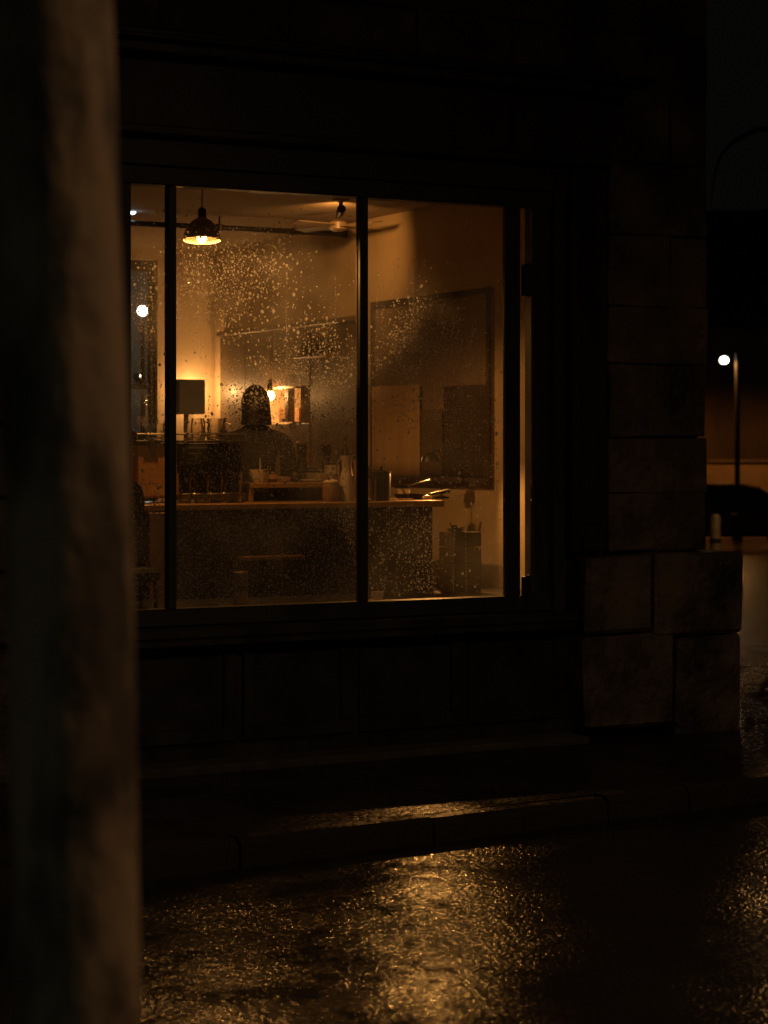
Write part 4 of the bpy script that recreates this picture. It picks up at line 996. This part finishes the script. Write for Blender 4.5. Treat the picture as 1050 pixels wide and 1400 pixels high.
def make_car(label, loc, rot):
    t = thing('parked_car', label, 'car', loc=loc); t.rotation_euler = (0, 0, rot)
    # side profile along x, lofted across y with tumblehome
    low = [(-2.15, .32), (-2.2, .55), (-2.12, .78), (-1.95, .92), (-1.2, .98), (1.05, .95), (1.9, .82), (2.15, .66), (2.2, .45), (2.12, .3)]
    bm = bmesh.new()
    secs = [(-.88, .93, 0), (-.80, 1.0, .02), (0, 1.0, .04), (.80, 1.0, .02), (.88, .93, 0)]
    prev = None
    for (y, s, up) in secs:
        ring = [bm.verts.new((x * (.985 if abs(y) > .85 else 1), y, z if z < .5 else z * s + up)) for x, z in low]
        if prev:
            for i in range(len(ring)): bm.faces.new((prev[i], prev[(i + 1) % len(ring)], ring[(i + 1) % len(ring)], ring[i]))
        else: bm.faces.new(ring)
        prev = ring
    bm.faces.new(prev[::-1]); bmesh.ops.bevel(bm, geom=bm.edges[:], offset=.02, segments=1, affect='EDGES')
    obj('body', bm, M['car'], t, True)
    roof = [(-1.75, .97), (-1.35, 1.34), (-.9, 1.43), (.0, 1.44), (.45, 1.38), (1.05, 1.0)]
    bm = bmesh.new(); prev = None
    for (y, s) in ((-.80, 0), (-.62, 1), (.62, 1), (.80, 0)):
        ring = [bm.verts.new((x * (.94 if s else 1), y if s or z > 1.2 or True else y, (z if s else min(z, 1.0)))) for x, z in roof]
        if prev:
            for i in range(len(ring) - 1): bm.faces.new((prev[i], prev[i + 1], ring[i + 1], ring[i]))
        prev = ring
    obj('cabin', bm, M['carglass'], t, True)
    bm = bmesh.new(); ry = .60
    for a, b in zip(roof[1:-1], roof[2:-1]):
        v = [bm.verts.new((p[0] * .94, y, p[1] + .012)) for p in (a, b) for y in (-ry, ry)]; bm.faces.new((v[0], v[1], v[3], v[2]))
    r_ = obj('roof', bm, M['car'], t); md = r_.modifiers.new('t', 'SOLIDIFY'); md.thickness = .02
    for sy in (-1, 1):
        for (a, b) in (((-1.72, .98), (-1.27, 1.35)), ((-.35, .98), (-.33, 1.44)), ((1.02, .98), (.42, 1.39))):
            bm = bmesh.new(); tube(bm, [(a[0], sy * .81, a[1]), (b[0], sy * .64, b[1])], .03, 6); obj('pillar', bm, M['car'], t)
        for x in (-1.35, 1.32):
            bm = bmesh.new(); lathe_closed(bm, [(.22, -.09), (.32, -.10), (.325, 0), (.32, .10), (.22, .09)], 28)
            bmesh.ops.rotate(bm, matrix=Matrix.Rotation(R(90), 3, 'X'), verts=bm.verts); bmesh.ops.translate(bm, vec=(x, sy * .80, .325), verts=bm.verts)
            w = obj('wheel', bm, M['rubber'], t, True)
            bm = bmesh.new(); lathe_closed(bm, [(.2, -.105), (.2, .105)], 20); bmesh.ops.rotate(bm, matrix=Matrix.Rotation(R(90), 3, 'X'), verts=bm.verts); bmesh.ops.translate(bm, vec=(x, sy * .80, .325), verts=bm.verts)
            obj('rim', bm, M['metal'], w, True)
        for (x0, x1) in ((-1.1, -.3), (-.28, .85)):
            bm = bmesh.new(); box(bm, x0, x1, sy * .885 - .006, sy * .885 + .006, .42, .88, .003); d = obj('door', bm, M['car'], t)
            bm = bmesh.new(); box(bm, x0 + .06, x0 + .2, sy * .90 - .008, sy * .90 + .012, .80, .825, .003); obj('handle', bm, M['metal'], d)
        bm = bmesh.new(); box(bm, 2.02, 2.19, sy * .62 - .16, sy * .62 + .16, .58, .70, .02); obj('headlight', bm, M['plainpane'], t)
        bm = bmesh.new(); box(bm, -2.2, -2.1, sy * .66 - .14, sy * .66 + .14, .66, .80, .02); obj('tail_light', bm, M['clay'], t)
        bm = bmesh.new(); box(bm, .62, .78, sy * .98 - .09, sy * .98 + .09, .98, 1.09, .02); obj('mirror', bm, M['car'], t)
    return t
cq = atT(1000, 700, 47)
make_car('dark saloon car parked across the street beyond the corner', (cq.x, cq.y, ground_z(cq.x, cq.y)), -YAW + R(4))
# pale bollard beside the car
bq = atT(978, 700, 34); zg = ground_z(bq.x, bq.y); hh = atT(981, 703, 34).z - zg
bl = thing('bollard', 'weathered pale grey bollard at the building corner beside the car', 'bollard', loc=(bq.x, bq.y, zg))
bm = bmesh.new(); lathe_closed(bm, [(.085, -.03), (.085, hh * .94), (.06, hh)], 20); obj('shaft', bm, M['pale_metal'], bl, True)
bm = bmesh.new(); lathe_closed(bm, [(.088, hh * .5), (.088, hh * .58)], 20); obj('band', bm, M['blackmetal'], bl, True)
# bright amber point at the right edge of the frame: a far lamp
aq = atT(1049, 612, 62)
al = thing('amber_lantern', 'small amber lantern at the right edge above the low wall', 'lantern', loc=(aq.x, aq.y, -1.2))
bm = bmesh.new(); lathe_closed(bm, [(.05, 0), (.04, aq.z + .95)], 10); obj('post', bm, M['blackmetal'], al)
bm = bmesh.new(); lathe_closed(bm, [(.07, aq.z + .97), (.11, aq.z + 1.32), (.02, aq.z + 1.42)], 12); obj('glass', bm, M['tail'], al, True)

# bare tree whose branches reach into the top right
def branch(pts, r0, r1, n=8):
    pts = [Vector(p) for p in pts]; out = []
    for i in range(len(pts) - 1):
        for k in range(n if i == len(pts) - 2 else n): 
            t = k / n; p0 = pts[max(i - 1, 0)]; p1 = pts[i]; p2 = pts[i + 1]; p3 = pts[min(i + 2, len(pts) - 1)]
            out.append(.5 * ((2 * p1) + (p2 - p0) * t + (2 * p0 - 5 * p1 + 4 * p2 - p3) * t * t + (3 * p1 - p0 - 3 * p2 + p3) * t ** 3))
    out.append(pts[-1]); m = len(out)
    return out, [r0 + (r1 - r0) * i / (m - 1) for i in range(m)]
TT = 18.0
tb = atT(1150, 700, TT)
tr = thing('bare_tree', 'bare wet street tree reaching branches into the top right', 'tree', loc=(tb.x, tb.y, ground_z(tb.x, tb.y)))
def rel(p): return p - tr.location
bm = bmesh.new(); pts, rad = branch([Vector((0, 0, -.1)), rel(atT(1148, 560, TT)), rel(atT(1155, 300, TT)), rel(atT(1140, 60, TT)), rel(atT(1150, -200, TT))], .17, .05)
tube(bm, pts, rad, 12); obj('trunk', bm, M['bark2'], tr, True)
for path, r0 in (([(1152, 260), (1100, 190), (1050, 176), (1012, 188), (986, 212), (975, 250), (972, 285)], .035),
                 ([(1153, 300), (1110, 270), (1070, 280), (1035, 292), (990, 303), (978, 300)], .028),
                 ([(1150, 180), (1120, 80), (1080, 20), (1060, -60)], .04), ([(1145, 100), (1180, 10), (1200, -90)], .04),
                 ([(1150, 340), (1190, 260), (1230, 150), (1250, 60)], .045)):
    bm = bmesh.new(); pts, rad = branch([rel(atT(u, v, TT + random.uniform(-.15, .15))) for u, v in path], r0, .006)
    tube(bm, pts, rad, 8); obj('branch', bm, M['bark2'], tr, True)
# twigs by the far lamp
tq = atT(1075, 700, 58)
ft = thing('bare_tree', 'dark bare tree hanging over the lit street lamp', 'tree', loc=(tq.x, tq.y, ground_z(tq.x, tq.y)))
bm = bmesh.new(); tube(bm, [(0, 0, -.1), (.1, 0, 2.5), (-.1, .1, 5.2), (-.6, .2, 7)], [.22, .17, .13, .06], 10); obj('trunk', bm, M['bark2'], ft, True)
for k in range(7):
    a = atT(1075, 520 - k * 14, 58) - ft.location; b = atT(970 + random.uniform(-15, 60), 455 + random.uniform(-30, 25), 58 + random.uniform(-1.5, 1.5)) - ft.location
    m_ = (a + b) / 2 + Vector((0, 0, random.uniform(.1, .5))); bm = bmesh.new(); pts, rad = branch([a, m_, b], .06, .012, 6); tube(bm, pts, rad, 6); obj('limb', bm, M['bark2'], ft, True)
# ------------------------------------------------------------------ young plane tree close to the camera on the left
def at26(u, v): return atT(u, v, 2.6)
pt = thing('plane_tree', 'blurred mottled plane tree trunk filling the left edge', 'tree', loc=(at26(118, 1400).x, at26(118, 1400).y, 0.0))
o_ = pt.location
bm = bmesh.new(); SEG = 40; rings = []
ctrl = [(0.0, 118), (.79, 103), (1.2, 100), (1.6, 88), (2.05, 66), (2.6, 50), (3.4, 40), (4.4, 60)]
NZ = 150
for j in range(NZ + 1):
    z = -.05 + 4.4 * j / NZ
    for (za, ua), (zb_, ub) in zip(ctrl, ctrl[1:]):
        if za <= max(z, 0) <= zb_: u = ua + (ub - ua) * (max(z, 0) - za) / (zb_ - za); break
    c = at26(u, 610); r = .0785 + .0015 * math.sin(z * 3) + (.05 * math.exp(-z * 5) if z > 0 else .05)
    if z > 3: r *= 1 - (z - 3) * .2
    ring = []
    for k in range(SEG):
        a = 2 * math.pi * k / SEG; n_ = Vector((math.cos(a), math.sin(a), 0))
        rr = r * (1 + .035 * noise.noise(Vector((n_.x * 1.5, n_.y * 1.5, z * 1.8))) + .02 * noise.noise(Vector((n_.x * 4, n_.y * 4, z * 9))))
        ring.append(bm.verts.new(Vector((c.x, c.y, z)) + n_ * rr - o_))
    rings.append(ring)
for r1, r2 in zip(rings, rings[1:]):
    for k in range(SEG): bm.faces.new((r1[k], r1[(k + 1) % SEG], r2[(k + 1) % SEG], r2[k]))
bm.faces.new(rings[-1]); obj('trunk', bm, M['bark'], pt, True)
for k in range(7):
    a = k * .9 + .3; z0 = 3.2 + k * .17; c = at26(45, 610) - o_; bm = bmesh.new()
    s0 = Vector((c.x, c.y, z0)); d = Vector((math.cos(a), math.sin(a), .9))
    pts, rad = branch([s0, s0 + d * .5, s0 + d * 1.1 + Vector((0, 0, .4)), s0 + d * 1.5 + Vector((0, 0, 1.2))], .035, .008, 6); tube(bm, pts, rad, 8); obj('limb', bm, M['bark'], pt, True)
